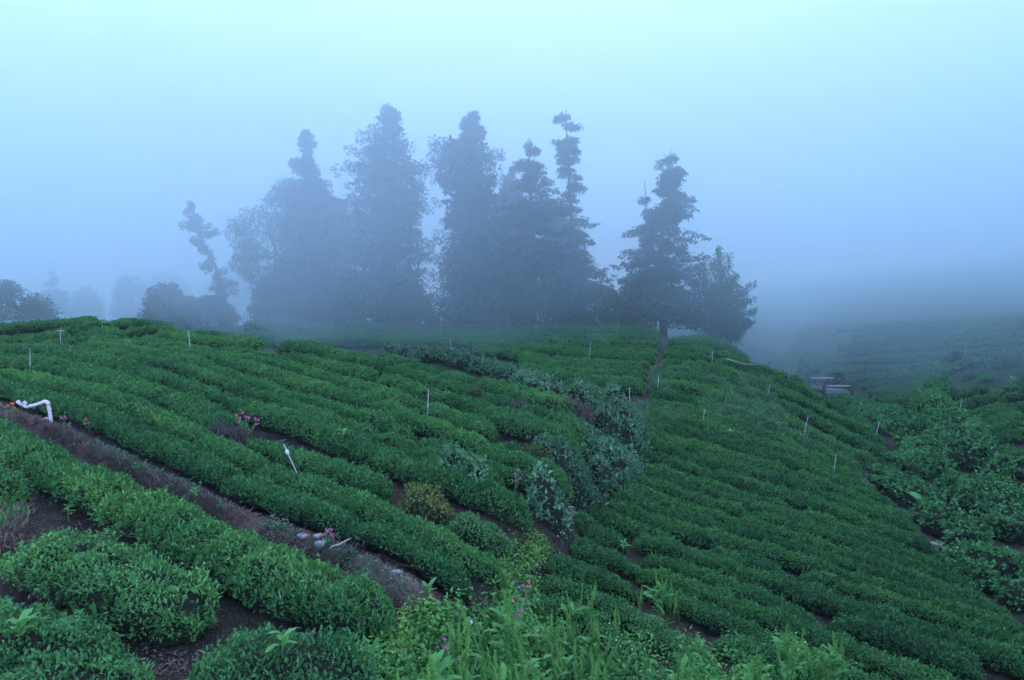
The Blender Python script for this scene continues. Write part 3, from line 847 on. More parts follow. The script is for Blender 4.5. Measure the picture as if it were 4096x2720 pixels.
def scatter(name, spec, nn, L0, wl, material, seed, hmin=0., hmax=.3, upright=.8, spread=.6, tone0=.45, lift=.1, patch=.3, ground=True, per=1, clump=.1, droop=.3, Lk=.0015):
    r = np.random.default_rng(seed)
    q = poly_pts(tr(spec), nn, seed)
    B = hit(q[:, 0], q[:, 1], lift)
    keep = np.hypot(B[:, 0], B[:, 1]) < 75
    B = B[keep]
    msk = vnoise(B * np.array([.8, .8, 0]), seed + 1, 2) > -.45
    B = B[msk]
    B = np.repeat(B, per, 0)
    m = len(B)
    B[:, :2] += r.normal(0, clump, (m, 2))
    P = B.copy()
    P[:, 2] = (gz(P[:, 0], P[:, 1]) if ground else P[:, 2]) + r.uniform(hmin, hmax, m) * (.6 + .5 * vnoise(P * .9, seed + 2, 2))
    D = np.array([0, 0, upright]) + r.normal(0, spread, (m, 3))
    U = np.array([0, 0, 1.]) + r.normal(0, .5, (m, 3))
    d = np.hypot(P[:, 0], P[:, 1])
    L = (L0 + Lk * d) * r.uniform(.6, 1.4, m)
    V, Fa, k = leaves(P, D, U, L, L * wl, droop, .15, fine=d.mean() < 13)
    t = np.clip(tone0 + patch * vnoise(P * .6, seed + 3, 2) + r.normal(0, .15, m), 0, 1)
    return obj_np(name, V, Fa, material, tone=np.repeat(t, k), kind='stuff')


scatter('weeds', 'R 430,1090 640,960 860,880 1060,860 1150,700 1300,640 1420,800 1500,1000 1700,1010 1950,1050 2361,1180 2361,1500 0,1500 0,1250', 6500, .07, .5, M_WEED, 1101, .0, .5, .5, .7, per=2, lift=.25, tone0=.35)
scatter('weeds', 'T -60,1180 200,1120 480,1090 700,1110 1000,1150 1250,1300 1500,1460 -60,1460', 4200, .075, .5, M_WEED, 1102, .0, .45, .5, .7, per=2, lift=.25, tone0=.35)
scatter('ground_cover', 'R 420,930 620,870 700,1000 760,1120 700,1300 420,1330 300,1200', 1500, .055, .55, M_LIME, 1103, .0, .3, .5, .7, per=2, lift=.2, tone0=.35)
scatter('ground_cover', 'R 1060,800 1090,640 1170,560 1230,440 1390,390 1460,470 1400,600 1330,680 1230,760', 1100, .05, .55, M_LIME, 1104, .0, .25, .5, .7, per=2, lift=.15, tone0=.3)
scatter('ground_cover', 'F 840,1090 960,1060 960,1250 930,1400 830,1430', 700, .06, .55, M_LIME, 1105, .0, .5, .5, .6, per=2, lift=.3)
scatter('grass', 'G 1440,1190 1640,1200 1800,1260 1950,1290 1850,1350 1700,1370 1560,1330', 1500, .13, .14, M_GRASS, 1106, 0, .05, 1.2, .4, per=3, lift=.08, tone0=.6)
scatter('grass', 'J 1440,560 1520,570 1700,720 1850,880 2020,1080 2200,1200 2361,1330 2361,1250 2150,1090 1980,960 1800,760 1600,560', 1300, .1, .14, M_GRASS, 1107, 0, .05, 1.2, .4, per=3, lift=.08, tone0=.35)
for i, (s_, nn, to) in enumerate([('F 1350,560 1800,540 2200,610 2352,720 2200,800 1900,760 1600,700 1400,650', 2200, .5), ('F 1600,800 2000,740 2352,820 2352,960 2100,1000 1850,960 1650,900', 2200, .6),
                                  ('F 1500,980 1800,960 2100,1000 2352,1020 2352,1180 2000,1150 1700,1100', 1900, .55), ('G 0,380 200,400 500,560 700,640 800,760 600,860 300,800 0,720', 2600, .6),
                                  ('G 380,900 700,890 1000,930 1300,1100 1500,1250 1250,1260 900,1150 500,1060', 2200, .4), ('F 1060,560 1200,530 1280,640 1250,800 1060,780', 900, .35),
                                  ('F 900,900 1100,910 1400,980 1450,1060 1150,1080 930,1060', 1300, .4), ('G 850,100 1050,130 1150,300 1000,420 850,330', 900, .3),
                                  ('F 930,1060 1100,1080 1080,1200 950,1250', 500, .5)]):
    scatter('weeds', s_, int(nn * 1.3), .09, .22, M_PALE, 1120 + i, .25, .62, .8, .7, per=3, lift=.5, tone0=to - .1, clump=.2)
scatter('weeds', 'G 400,120 700,240 960,360 1080,330 900,200 760,60 500,20', 1500, .12, .3, M_WEED, 1140, 0, .6, .7, .6, per=3, lift=.3, tone0=.25, clump=.2)
scatter('weeds', 'G 1150,500 1400,500 1600,560 1750,640 1900,760 1700,820 1400,640', 900, .12, .4, M_VINE, 1141, 0, .4, .6, .7, per=3, lift=.2, tone0=.35, clump=.2)
scatter('weeds', 'F 560,1440 700,1330 830,1330 880,1450 850,1600 760,1680 560,1660', 1300, .06, .5, M_VINE, 1150, 0, .5, .5, .7, per=2, lift=.3, tone0=.2, clump=.08)
scatter('weeds', 'I 420,100 640,80 680,230 520,260 440,230', 700, .06, .5, M_VINE, 1151, 0, .35, .5, .7, per=2, lift=.2, tone0=.2, clump=.08)
scatter('weeds', 'H 820,380 1679,270 1760,740 1500,760 1200,640 900,600', 2600, .07, .3, M_GRASS, 1160, 0, .25, .7, .7, per=3, lift=.1, tone0=.2, clump=.25)
scatter('weeds', 'P 3060,1350 3250,1370 3390,1400 3440,1500 3420,1560 3280,1530 3170,1440', 2200, .09, .3, M_GRASS, 1161, 0, .4, .7, .7, per=3, lift=.15, tone0=.25, clump=.3)
scatter('weeds', 'F 2000,250 2200,330 2352,480 2352,560 2150,470 1950,330', 700, .14, .1, M_GRASS, 1142, 0, .7, 1.0, .5, per=3, lift=.4, tone0=.5, clump=.2)
scatter('dry_grass', 'D -20,20 150,90 420,160 620,240 850,370 1100,470 1300,590 1500,650 1800,800 2080,930 2240,1000 2240,1120 1900,1010 1600,830 1250,650 900,500 600,330 350,200 0,110', 4500, .09, .05, M_STRAW, 1108, 0, .02, .35, .9, per=3, lift=.1, tone0=.4, clump=.05)
scatter('dry_grass', 'E 60,640 300,740 600,810 900,920 1150,1020 1400,1150 1600,1290 1720,1430 1500,1400 1300,1240 1100,1130 800,980 500,870 100,760', 4500, .08, .05, M_STRAW, 1109, 0, .02, .35, .9, per=3, lift=.1, tone0=.4, clump=.05)
scatter('dry_grass', 'Q -40,30 80,70 170,150 150,260 60,420 -40,480', 1300, .16, .05, M_STRAW, 1110, 0, .15, .9, .7, per=2, lift=.2, tone0=.35, clump=.08)
scatter('weeds', 'Q -40,20 110,60 150,190 40,330 -40,300', 500, .08, .2, M_WEED, 1111, 0, .4, .8, .6, per=2, lift=.3, tone0=.35)
scatter('moss', 'D 1180,520 1260,520 1300,590 1200,600', 260, .025, .6, M_LIME, 1112, 0, .02, .3, .8, per=2, lift=.1, tone0=.1, clump=.03)
scatter('weeds', 'D 420,170 600,220 1000,400 1800,760 2100,960 2000,990 1500,760 900,450', 420, .045, .45, M_CREEP, 1113, 0, .12, .5, .7, per=3, lift=.1, tone0=.2, clump=.06)
scatter('weeds', 'E 250,690 700,850 1000,970 1300,1120 1500,1250 1350,1260 900,1000 400,830', 420, .04, .45, M_CREEP, 1114, 0, .1, .5, .7, per=3, lift=.1, tone0=.2, clump=.06)
scatter('weeds', 'R 420,960 560,880 660,920 660,1010 480,1040', 420, .06, .45, M_WEED, 1115, 0, .3, .6, .7, per=3, lift=.2, tone0=.25, clump=.06)
scatter('leaf_litter', 'Q 150,90 420,150 560,330 900,560 1000,800 1250,1010 1450,1417 900,1417 820,1190 600,980 250,700 0,600 0,690 100,500 420,300', 2600, .05, .4, M_STRAW, 1116, .0, .015, .1, .5, per=1, lift=.02, tone0=.05, patch=.2, droop=.1)
scatter('leaf_litter', 'Q 1480,700 1800,760 2361,1000 2361,1080 1800,900 1500,860', 500, .045, .4, M_STRAW, 1117, .0, .015, .1, .5, lift=.02, tone0=.05)
scatter('weeds', 'Q 350,640 520,700 560,800 450,800 200,660 0,600 0,560', 380, .07, .35, M_WEED, 1118, 0, .25, .6, .6, per=3, lift=.1, tone0=.15, clump=.07)

# ---------------------------------------------------------------- trees in the fog
K = 4096 / 2361.0


def place_tree(name, label, catg, group, prof, base, Y, mat_, seed, style='tuft', nclump=260, nleaf=40, ls=.3, r0=.6, trunk_r=.3, limbs=8, depth=.85, lean=None):
    r = np.random.default_rng(seed)
    prof = np.array(prof, float) * K
    y, xl, xr = prof.T
    bx, by = base[0] * K, base[1] * K
    g = at(bx, by, Y)
    g[2] = gz(g[0], g[1])
    o = empty(name, g, label, catg, group)
    m_px = Y / F_PX
    ys = np.linspace(y[0], y[-1], 300)
    L_, R_ = np.interp(ys, y, xl), np.interp(ys, y, xr)
    wgt = (R_ - L_) + .14 * (R_ - L_).max(); c = np.cumsum(wgt); c /= c[-1]
    nlat = {'tier': 5, 'tuft': 4}.get(style, 1)
    nb = max(1, nclump // nlat)
    yb = np.repeat(np.interp(r.random(nb), c, ys), nlat)
    az = np.repeat(r.uniform(0, 2 * math.pi, nb), nlat)
    ext = np.repeat(np.where(r.random(nb) < .6, r.uniform(.86, 1.05, nb), r.uniform(.4, .9, nb)) if style == 'tuft' else r.uniform(.45, 1.2, nb), nlat)
    tt_ = np.tile(((np.arange(nlat) + .6) / nlat) ** .7, nb) * r.uniform(.85, 1.1, nb * nlat)
    nclump = nb * nlat
    l, rr = np.interp(yb, y, xl), np.interp(yb, y, xr)
    half = (rr - l) / 2 * (1.14 if nlat > 1 else 1)
    if nlat > 1:
        u = np.cos(az) * ext * tt_; v = np.sin(az) * ext * tt_ * half * m_px * depth
        cr_ = r0 * r.uniform(.35, .8, nclump) * (1.1 - .4 * tt_)
        dy = half * np.abs(ext * tt_) * {'tier': .22, 'tuft': -.1}[style] + r.normal(0, .12 / m_px, nclump)
    else:
        u = np.sign(r.random(nclump) - .5) * r.random(nclump) ** .62
        v = r.uniform(-1, 1, nclump) * np.sqrt(1 - u ** 2 * .9) * half * m_px * depth
        cr_ = r0 * r.uniform(.5, 1.25, nclump); dy = 0
    cr_ = np.minimum(cr_, np.maximum(half * m_px * .38, .1))
    inner = np.maximum(half - cr_ / m_px * .45, 0)
    yy = yb + dy
    C = at((l + rr) / 2 + u * inner, yy, Y)
    C[:, 1] += v
    # leaves of each clump
    n_ = nclump * nleaf
    q = norm(r.normal(size=(n_, 3))) * (r.random((n_, 1)) ** .35)
    if style == 'tier':
        q *= np.array([1.35, 1.35, .5]); q[:, 2] -= .25 * (np.abs(q[:, 0]) + np.abs(q[:, 1]))
    elif style == 'tuft':
        q *= np.array([1, 1, .9])
    elif style == 'bush':
        q *= np.array([1.1, 1.1, .8])
    elif style == 'spray':
        q *= np.array([1.2, 1.2, .7])
    P = np.repeat(C, nleaf, 0) + q * np.repeat(cr_, nleaf)[:, None]
    D = q + np.array([0, 0, {'tier': -.35, 'tuft': .15, 'bush': .1, 'spray': -.6}[style]]) + r.normal(0, .4, (n_, 3))
    U = np.array([0, 0, 1.]) + r.normal(0, .6, (n_, 3))
    Ls = ls * r.uniform(.6, 1.4, n_) * np.clip(np.repeat(cr_, nleaf) / (.5 * r0), .35, 1.0)
    wl = {'tier': .4, 'tuft': .5, 'bush': .55, 'spray': .22}[style]
    V, Fa, k = leaves(P, D, U, Ls, Ls * wl, .2, .1)
    if style == 'tuft' and nclump > 200:      # larger, darker sprays filling the inside of the crown
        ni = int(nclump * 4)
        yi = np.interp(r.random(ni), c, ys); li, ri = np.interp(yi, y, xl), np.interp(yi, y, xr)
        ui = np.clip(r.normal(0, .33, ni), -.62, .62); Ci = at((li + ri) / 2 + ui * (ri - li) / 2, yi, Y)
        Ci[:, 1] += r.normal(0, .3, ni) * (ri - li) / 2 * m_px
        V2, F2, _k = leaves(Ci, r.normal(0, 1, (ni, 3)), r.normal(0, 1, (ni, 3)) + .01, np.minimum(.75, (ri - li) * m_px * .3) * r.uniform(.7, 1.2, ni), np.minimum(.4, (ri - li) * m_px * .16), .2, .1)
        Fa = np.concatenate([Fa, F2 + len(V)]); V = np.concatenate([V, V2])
    else:
        ni = 0
    gzv = gz(V[:, 0], V[:, 1]) + .05
    V[:, 2] = np.maximum(V[:, 2], gzv)
    t = np.clip(.45 + np.repeat(r.normal(0, .18, nclump), nleaf) + r.normal(0, .15, n_), 0, 1)
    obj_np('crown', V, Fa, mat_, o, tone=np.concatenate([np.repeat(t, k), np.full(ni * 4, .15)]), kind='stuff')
    # trunk up to the top
    mid = (xl + xr) / 2
    ty = np.linspace(by, y[0], 9)
    tx = np.interp(ty, y, mid)
    wt = np.clip(np.linspace(1, 0, 9) * 1.6 - .5, 0, 1)
    tx = tx * (1 - wt) + bx * wt
    tp = at(tx, ty, Y); tp[:, 1] = g[1]
    tp[0] = g - np.array([0, 0, .15])
    if limbs is not None:
        V, Fa = tube(tp, np.linspace(trunk_r, .03, 9), 9)
        obj_np('trunk', V, Fa, M_BARK, o, smooth=True)
        ch_ = r.choice(nclump, min(limbs, nclump), replace=False)
        for j in ch_:
            e = C[j]
            f = np.clip((e[2] - .3 * np.hypot(*(e[:2] - g[:2])) * .5 - tp[0, 2]) / (tp[-1, 2] - tp[0, 2]), .08, .95)
            s0 = np.array([np.interp(f, np.linspace(0, 1, 9), tp[:, a]) for a in range(3)])
            md = (s0 + e) / 2 + np.array([0, 0, -.08 * np.linalg.norm(e - s0) if style == 'tier' else .08 * np.linalg.norm(e - s0)])
            V, Fa = tube([s0, md, e], [trunk_r * .28 * (1 - f) + .03, trunk_r * .18 * (1 - f) + .02, .012], 6)
            obj_np('limb', V, Fa, M_BARK, o, smooth=True)
    return o


GT = 'conifers standing in the fog'
place_tree('cedar_tree', 'slim leaning cedar with a ragged sparse top, left of the grove', 'tree', GT,
           [(466, 436, 452), (490, 425, 462), (515, 418, 482), (530, 414, 512), (545, 438, 500), (560, 432, 484), (580, 444, 496), (600, 464, 500), (625, 464, 522), (650, 458, 536), (680, 474, 545), (705, 486, 540), (722, 500, 530)],
           (512, 727), 64, M_CEDAR, 301, nclump=184, nleaf=44, ls=.22, r0=.5, trunk_r=.2, limbs=14)
place_tree('cedar_tree', 'dark cedar with a narrow knobbly spire, leftmost of the tall grove', 'tree', GT,
           [(305, 694, 714), (325, 686, 728), (345, 688, 726), (365, 690, 722), (380, 664, 736), (395, 672, 748), (415, 690, 742), (428, 682, 766), (445, 680, 772), (465, 650, 792), (500, 640, 800), (560, 628, 812), (640, 610, 810), (735, 592, 815)],
           (712, 737), 63, M_CEDAR, 302, nclump=620, nleaf=50, ls=.26, r0=.75, trunk_r=.35)
place_tree('cedar_tree', 'broadest cedar of the grove with a shoulder on its left', 'tree', GT,
           [(248, 882, 912), (275, 868, 926), (300, 868, 940), (312, 842, 944), (335, 814, 952), (360, 804, 962), (380, 790, 984), (410, 784, 996), (450, 788, 1003), (520, 782, 1003), (620, 784, 1010), (740, 770, 1012)],
           (900, 741), 62, M_CEDAR, 303, nclump=760, nleaf=56, ls=.26, r0=.95, trunk_r=.42)
place_tree('cedar_tree', 'cedar right of the narrow bright gap, with a flat left shoulder', 'tree', GT,
           [(255, 1078, 1092), (285, 1064, 1110), (305, 1062, 1128), (322, 1052, 1124), (328, 1006, 1128), (345, 994, 1142), (375, 990, 1164), (410, 986, 1162), (450, 998, 1166), (520, 1000, 1190), (600, 1006, 1204), (742, 1006, 1210)],
           (1090, 742), 61, M_CEDAR, 304, nclump=720, nleaf=54, ls=.26, r0=.95, trunk_r=.42)
place_tree('cypress_tree', 'pointed conifer with a feathery top between two taller trees', 'tree', GT,
           [(318, 1216, 1228), (340, 1200, 1244), (365, 1190, 1252), (390, 1170, 1266), (420, 1160, 1284), (460, 1150, 1292), (520, 1160, 1300), (600, 1160, 1310), (690, 1180, 1300)],
           (1228, 742), 60, M_CEDAR, 305, style='tier', nclump=520, nleaf=44, r0=.7, trunk_r=.3, limbs=14)
place_tree('cypress_tree', 'tall thin conifer with a tufted head and bare neck', 'tree', GT,
           [(252, 1294, 1318), (270, 1282, 1334), (295, 1274, 1342), (325, 1268, 1344), (345, 1268, 1342), (358, 1290, 1334), (378, 1292, 1330), (395, 1280, 1350), (420, 1276, 1354), (450, 1270, 1350), (480, 1262, 1360), (505, 1262, 1392), (520, 1290, 1384), (545, 1268, 1402), (570, 1262, 1408), (620, 1262, 1420), (660, 1280, 1390)],
           (1310, 742), 61, M_CEDAR, 306, style='tier', nclump=360, nleaf=36, r0=.6, trunk_r=.3, limbs=16)
place_tree('cypress_tree', 'spreading conifer right of the bright gap, thin spire on top', 'tree', GT,
           [(344, 1540, 1552), (365, 1522, 1572), (395, 1512, 1588), (415, 1516, 1582), (440, 1506, 1590), (470, 1502, 1598), (490, 1470, 1600), (520, 1440, 1604), (550, 1424, 1626), (590, 1412, 1630), (630, 1400, 1620), (665, 1424, 1610), (720, 1440, 1600)],
           (1530, 745), 60, M_CEDAR, 307, style='tier', nclump=720, nleaf=44, r0=.75, trunk_r=.38, limbs=14)
place_tree('cypress_tree', 'small side spire left of the spreading conifer', 'tree', GT,
           [(418, 1480, 1492), (435, 1466, 1506), (455, 1470, 1510), (480, 1464, 1512), (520, 1450, 1530), (600, 1440, 1540), (700, 1450, 1540)], (1490, 744), 62, M_CEDAR, 308, style='tier', nclump=150, nleaf=36, r0=.55, trunk_r=.18)
place_tree('broadleaf_tree', 'feathery drooping tree at the left flank of the grove', 'tree', 'leafy trees around the grove',
           [(412, 640, 676), (440, 628, 690), (480, 600, 700), (492, 560, 700), (515, 530, 700), (545, 536, 700), (580, 560, 700), (605, 535, 700), (625, 548, 700), (660, 585, 700), (700, 576, 700), (732, 590, 700)],
           (648, 737), 62, M_BAMB, 309, style='spray', nclump=420, nleaf=42, ls=.32, r0=.7, trunk_r=.2, limbs=14)
place_tree('cedar_tree', 'dark conifer filling the gap left of the broadest cedar', 'tree', GT, [(470, 762, 790), (520, 740, 830), (600, 720, 840), (735, 710, 850)], (780, 741), 67, M_CEDAR, 320, nclump=380, nleaf=40, r0=.9)
place_tree('cedar_tree', 'dark conifer between the shouldered cedar and the pointed one', 'tree', GT, [(385, 1168, 1186), (430, 1150, 1210), (520, 1130, 1240), (600, 1120, 1250), (740, 1110, 1260)], (1180, 742), 67, M_CEDAR, 321, nclump=440, nleaf=40, r0=.9)
place_tree('cedar_tree', 'dark conifer behind the thin tufted one', 'tree', GT, [(470, 1250, 1290), (540, 1230, 1350), (620, 1220, 1380), (740, 1220, 1390)], (1290, 742), 67, M_CEDAR, 322, nclump=340, nleaf=40, r0=.9)
GF = 'pale trees far off in the fog'
place_tree('cypress_tree', 'pale conifer far away at the left', 'tree', GF, [(620, 120, 128), (645, 108, 138), (670, 96, 152), (700, 92, 160), (740, 90, 165)], (126, 745), 105, M_CEDAR, 310, style='tier', nclump=170, nleaf=34, ls=.4, r0=.9, trunk_r=.25, limbs=4)
place_tree('broadleaf_tree', 'faint rounded tree left of the dome-shaped bush', 'tree', GF, [(632, 288, 304), (650, 276, 324), (680, 268, 345), (720, 268, 350), (745, 270, 350)], (300, 746), 108, M_BAMB, 311, style='bush', nclump=150, nleaf=34, ls=.4, r0=1.0, limbs=4)
place_tree('broadleaf_tree', 'faint spreading tree behind the dome-shaped bush', 'tree', GF, [(636, 360, 398), (650, 345, 420), (680, 340, 440), (740, 340, 450)], (390, 746), 115, M_BAMB, 312, style='bush', nclump=170, nleaf=34, ls=.45, r0=1.1, limbs=4)
place_tree('broadleaf_tree', 'faint low tree right of the far conifer', 'tree', GF, [(662, 185, 205), (690, 172, 228), (745, 165, 235)], (196, 747), 112, M_BAMB, 313, style='bush', nclump=120, nleaf=34, ls=.45, r0=1.0, limbs=4)
place_tree('broadleaf_tree', 'faint tree showing between the leaning cedar and the grove', 'tree', GF, [(640, 520, 560), (665, 480, 590), (740, 470, 600)], (540, 746), 112, M_BAMB, 314, style='bush', nclump=160, nleaf=34, ls=.45, r0=1.1, limbs=4)
place_tree('broadleaf_tree', 'dark leafy tree cut off by the left edge', 'tree', 'leafy trees around the grove', [(648, -60, 12), (665, -70, 34), (682, -80, 62), (695, -80, 100), (715, -90, 112), (740, -90, 112)], (-10, 742), 70, M_BAMB, 315, style='bush', nclump=260, nleaf=38, ls=.3, r0=.7, limbs=6)
GU = 'bushes along the foot of the grove'
us = [('dome-shaped creeper-covered bush standing alone at the left', [(658, 368, 402), (668, 352, 412), (690, 342, 420), (712, 334, 426), (748, 332, 430)], (380, 748), 64),
      ('low bush at the foot of the leaning cedar', [(688, 438, 478), (700, 426, 500), (715, 424, 535), (748, 424, 545)], (480, 748), 63),
      ('dark bush at the left foot of the grove', [(655, 600, 660), (690, 584, 700), (715, 580, 740), (738, 590, 760)], (660, 738), 60),
      ('thicket under the broadest cedar', [(640, 800, 950), (680, 760, 990), (715, 740, 1000), (742, 740, 1010)], (870, 743), 60),
      ('leafy thicket right of the narrow bright gap', [(560, 1030, 1180), (620, 1016, 1200), (680, 1010, 1210), (744, 1010, 1215)], (1110, 744), 59),
      ('thicket under the pointed conifer', [(650, 1200, 1300), (690, 1190, 1330), (745, 1190, 1340)], (1265, 745), 58.5),
      ('low thicket below the small bright window', [(655, 1330, 1370), (675, 1310, 1410), (700, 1300, 1440), (746, 1300, 1450)], (1370, 746), 58.5),
      ('thicket at the base of the spreading conifer', [(660, 1440, 1560), (690, 1420, 1610), (748, 1420, 1620)], (1510, 748), 58)]
for i, (l_, p_, b_, Y_) in enumerate(us):
    place_tree('bush', l_, 'bush', GU, p_, b_, Y_, M_BAMB, 330 + i, style='bush', nclump=int(70 + .7 * (p_[-1][2] - p_[-1][1])), nleaf=36, ls=.3, r0=.6, trunk_r=.1, limbs=5)


def bamboo(label, bases, tips, Y, seed, nl=4200):
    r = np.random.default_rng(seed)
    g = at(np.mean([b[0] for b in bases]) * K, bases[0][1] * K, Y); g[2] = gz(g[0], g[1])
    o = empty('bamboo_clump', g, label, 'bamboo', None)
    PP, DD = [], []
    for j, tip in enumerate(tips):
        b = bases[j % len(bases)]
        b3 = at(b[0] * K + r.normal(0, 12), b[1] * K, Y + r.uniform(-1.5, 1.5)); b3[2] = gz(b3[0], b3[1]) - .1
        t3 = at(tip[0] * K, tip[1] * K, Y + r.uniform(-2, 2))
        m3 = b3 * .45 + t3 * .55; m3[2] += .12 * np.linalg.norm(t3 - b3); m3[:2] = b3[:2] * .7 + t3[:2] * .3
        t = np.linspace(0, 1, 9)[:, None]
        c = (1 - t) ** 2 * b3 + 2 * t * (1 - t) * m3 + t ** 2 * t3
        V, Fa = tube(c, np.linspace(.05, .008, 9), 6)
        obj_np('culm', V, Fa, M_BAMB, o, tone=np.full(len(V), .7), smooth=True)
        nn = nl // len(tips)
        f = r.uniform(.3, 1.0, nn)
        q = np.stack([np.interp(f, t[:, 0], c[:, a]) for a in range(3)], 1)
        sp = (.25 + .9 * (1 - f))[:, None] * norm(r.normal(size=(nn, 3))) * r.random((nn, 1)) ** .5
        PP.append(q + sp); DD.append(sp * .5 + np.array([0, 0, -.35]) + r.normal(0, .4, (nn, 3)))
    P = np.concatenate(PP); D = np.concatenate(DD); m = len(P)
    L = .34 * r.uniform(.6, 1.3, m)
    V, Fa, k = leaves(P, D, np.array([0, 0, 1.]) + r.normal(0, .5, (m, 3)), L, L * .22, .25, .1)
    V[:, 2] = np.maximum(V[:, 2], gz(V[:, 0], V[:, 1]) + .04)
    obj_np('foliage', V, Fa, M_BAMB, o, tone=np.repeat(np.clip(.4 + r.normal(0, .2, m), 0, 1), k), kind='stuff')


bamboo('bamboo clump with whippy tips at the right end of the grove', [(1610, 762), (1630, 766), (1650, 768), (1668, 770), (1682, 772)],
       [(1600, 640), (1612, 618), (1625, 606), (1640, 600), (1655, 598), (1668, 632), (1680, 648), (1695, 640), (1706, 655), (1720, 668), (1735, 690), (1742, 715), (1738, 740), (1720, 748), (1640, 650), (1660, 660), (1690, 690), (1700, 720), (1655, 570), (1678, 585), (1745, 650), (1700, 628), (1615, 660), (1630, 690), (1650, 715), (1672, 735), (1712, 700), (1725, 735)], 57, 350, 12000)

# ---------------------------------------------------------------- path, slabs, hose
def ribbon(name, spec, w, material, kind='structure', lift=.004, lab=None):
    p = tr(spec); W3 = hit(p[:, 0], p[:, 1], .0)
    c, s = resample(W3[:, :2], .3)
    tan = norm(np.gradient(c, axis=0)); lat = np.stack([tan[:, 1], -tan[:, 0]], -1)
    off = np.linspace(-1, 1, 6)
    ww = w * (1 + .25 * vnoise(np.stack([c[:, 0], c[:, 1]], -1) * .7, 77, 2))
    G = c[:, None] + lat[:, None] * off[None, :, None] * ww[:, None, None]
    x, y = G[..., 0], G[..., 1]
    pp_ = np.stack([x, y, x * 0], -1)
    z = gz(x, y) + .035 * vnoise(pp_ * .9, 3) + .02 * vnoise(pp_ * 3.1, 4) + lift + .03 * (1 - np.abs(off))[None]
    i = np.arange(x.size).reshape(x.shape)
    q = np.stack([i[:-1, :-1], i[:-1, 1:], i[1:, 1:], i[1:, :-1]], -1).reshape(-1, 4)
    return obj_np(name, np.stack([x, y, z], -1).reshape(-1, 3), q, material, smooth=True, kind=kind)


ribbon('path', 'F 1200,215 1190,260 1175,320 1150,400 1120,480 1085,545 1060,600 1035,660 1015,720 1000,790', .42, M_EARTH)
ribbon('footpath', 'G 1740,1190 1850,1230 1950,1260 | J 1100,300 1180,360 1420,560 1520,640 1620,740 1740,850 1900,1010 2080,1180 2300,1330', .55, M_EARTH, lift=.006)
slabs = ['G 1760,1200', 'G 1830,1222', 'G 1900,1245', 'J 1040,270', 'J 1090,292', 'J 1180,360', 'J 1500,632', 'J 1550,668', 'J 1690,815', 'J 1760,845', 'J 1800,885', 'J 2110,1190']
sl = ['topmost slab of the upper path steps', 'middle slab of the upper path steps', 'lowest slab of the upper path steps', 'pale slab at the end of the hedge rows by the path', 'slab just below the pale one by the hedge ends',
      'half-buried slab beside the vine bank', 'upper slab next to the grey hose', 'lower slab next to the grey hose', 'top slab of the lower path steps', 'middle slab of the lower path steps', 'bottom slab of the lower path steps', 'lone slab near the lower right vines']
for i, (s_, l_) in enumerate(zip(slabs, sl)):
    p = tr(s_); b = hit(p[:, 0], p[:, 1], .05)[0]
    r = np.random.default_rng(400 + i)
    n_ = 9; a = np.linspace(0, 2 * math.pi, n_, endpoint=False) + .3
    R1 = 1 + r.normal(0, .08, n_)
    ring = np.stack([np.cos(a) * R1 * .55, np.sin(a) * R1 * .26], -1)
    zz = gz(b[0], b[1])
    top = np.concatenate([ring * .95, np.full((n_, 1), .09)], 1); bot = np.concatenate([ring, np.full((n_, 1), -.08)], 1)
    V = np.concatenate([top, bot]) + np.array([b[0], b[1], zz])
    Fq = [(0, j, j + 1) for j in range(1, n_ - 1)]
    for j in range(n_): Fq += [(j, j + n_, (j + 1) % n_ + n_), (j, (j + 1) % n_ + n_, (j + 1) % n_)]
    tag(obj_np('stone_slab', V, np.array(Fq), M_STONE), l_, 'slab', 'stone slabs set in the valley path')
p = tr('J 1555,600 1610,645 1690,705 1750,745'); W3 = hit(p[:, 0], p[:, 1], .1); W3[:, 2] += .02
V, Fa = tube(W3, .025, 7); tag(obj_np('hose', V, Fa, M_GALV, smooth=True), 'grey hose lying along the vine bank by the slabs', 'hose')
p = tr('G 0,95 90,120 180,150 260,165 400,160'); W3 = hit(p[:, 0], p[:, 1], .78)
V, Fa = tube(W3, .02, 6); tag(obj_np('hose', V, Fa, M_GALV, smooth=True), 'thin pale hose draped over the hedges near the right skyline', 'hose')

# ---------------------------------------------------------------- white standpipe on the ridge
def setp(o): return o


pw = at(*tr('D 450,150')[0], 1.0)
base = hit([tr('D 450,150')[0][0]], [tr('D 450,150')[0][1]], .2)[0]
Yp = base[1]
o = empty('water_pipe', (base[0], base[1], base[2]), 'bent white plastic pipe with an elbow on the stony ridge', 'pipe')
P3 = lambda s_, dy=0: at(*tr('D ' + s_)[0], Yp + dy)
a0 = P3('455,165'); a1 = P3('440,75'); a2 = P3('430,35')
V, Fa = tube([a0 - np.array([0, 0, .2]), a0, a1, a2 - (a2 - a1) * .3], .043, 14); obj_np('upright_pipe', V, Fa, M_PVC, o, smooth=True)
V, Fa = tube([a2 - (a2 - a1) * .35, P3('428,22'), P3('412,14'), P3('385,18')], .051, 14); obj_np('elbow', V, Fa, M_PVC, o, smooth=True)
V, Fa = tube([P3('390,18'), P3('340,36'), P3('290,50'), P3('262,54', .1)], .043, 14); obj_np('cross_pipe', V, Fa, M_PVC, o, smooth=True)
V, Fa = tube([P3('270,54', .1), P3('235,62', .1), P3('215,52', .1), P3('232,28', .1), P3('212,16', .1)], .04, 14); obj_np('tee_joint', V, Fa, M_PVC, o, smooth=True)
V, Fa = tube([P3('185,38', .15), P3('170,24', .15), P3('156,8', .15)], .045, 14); obj_np('stub_pipe', V, Fa, M_PVC, o, smooth=True)
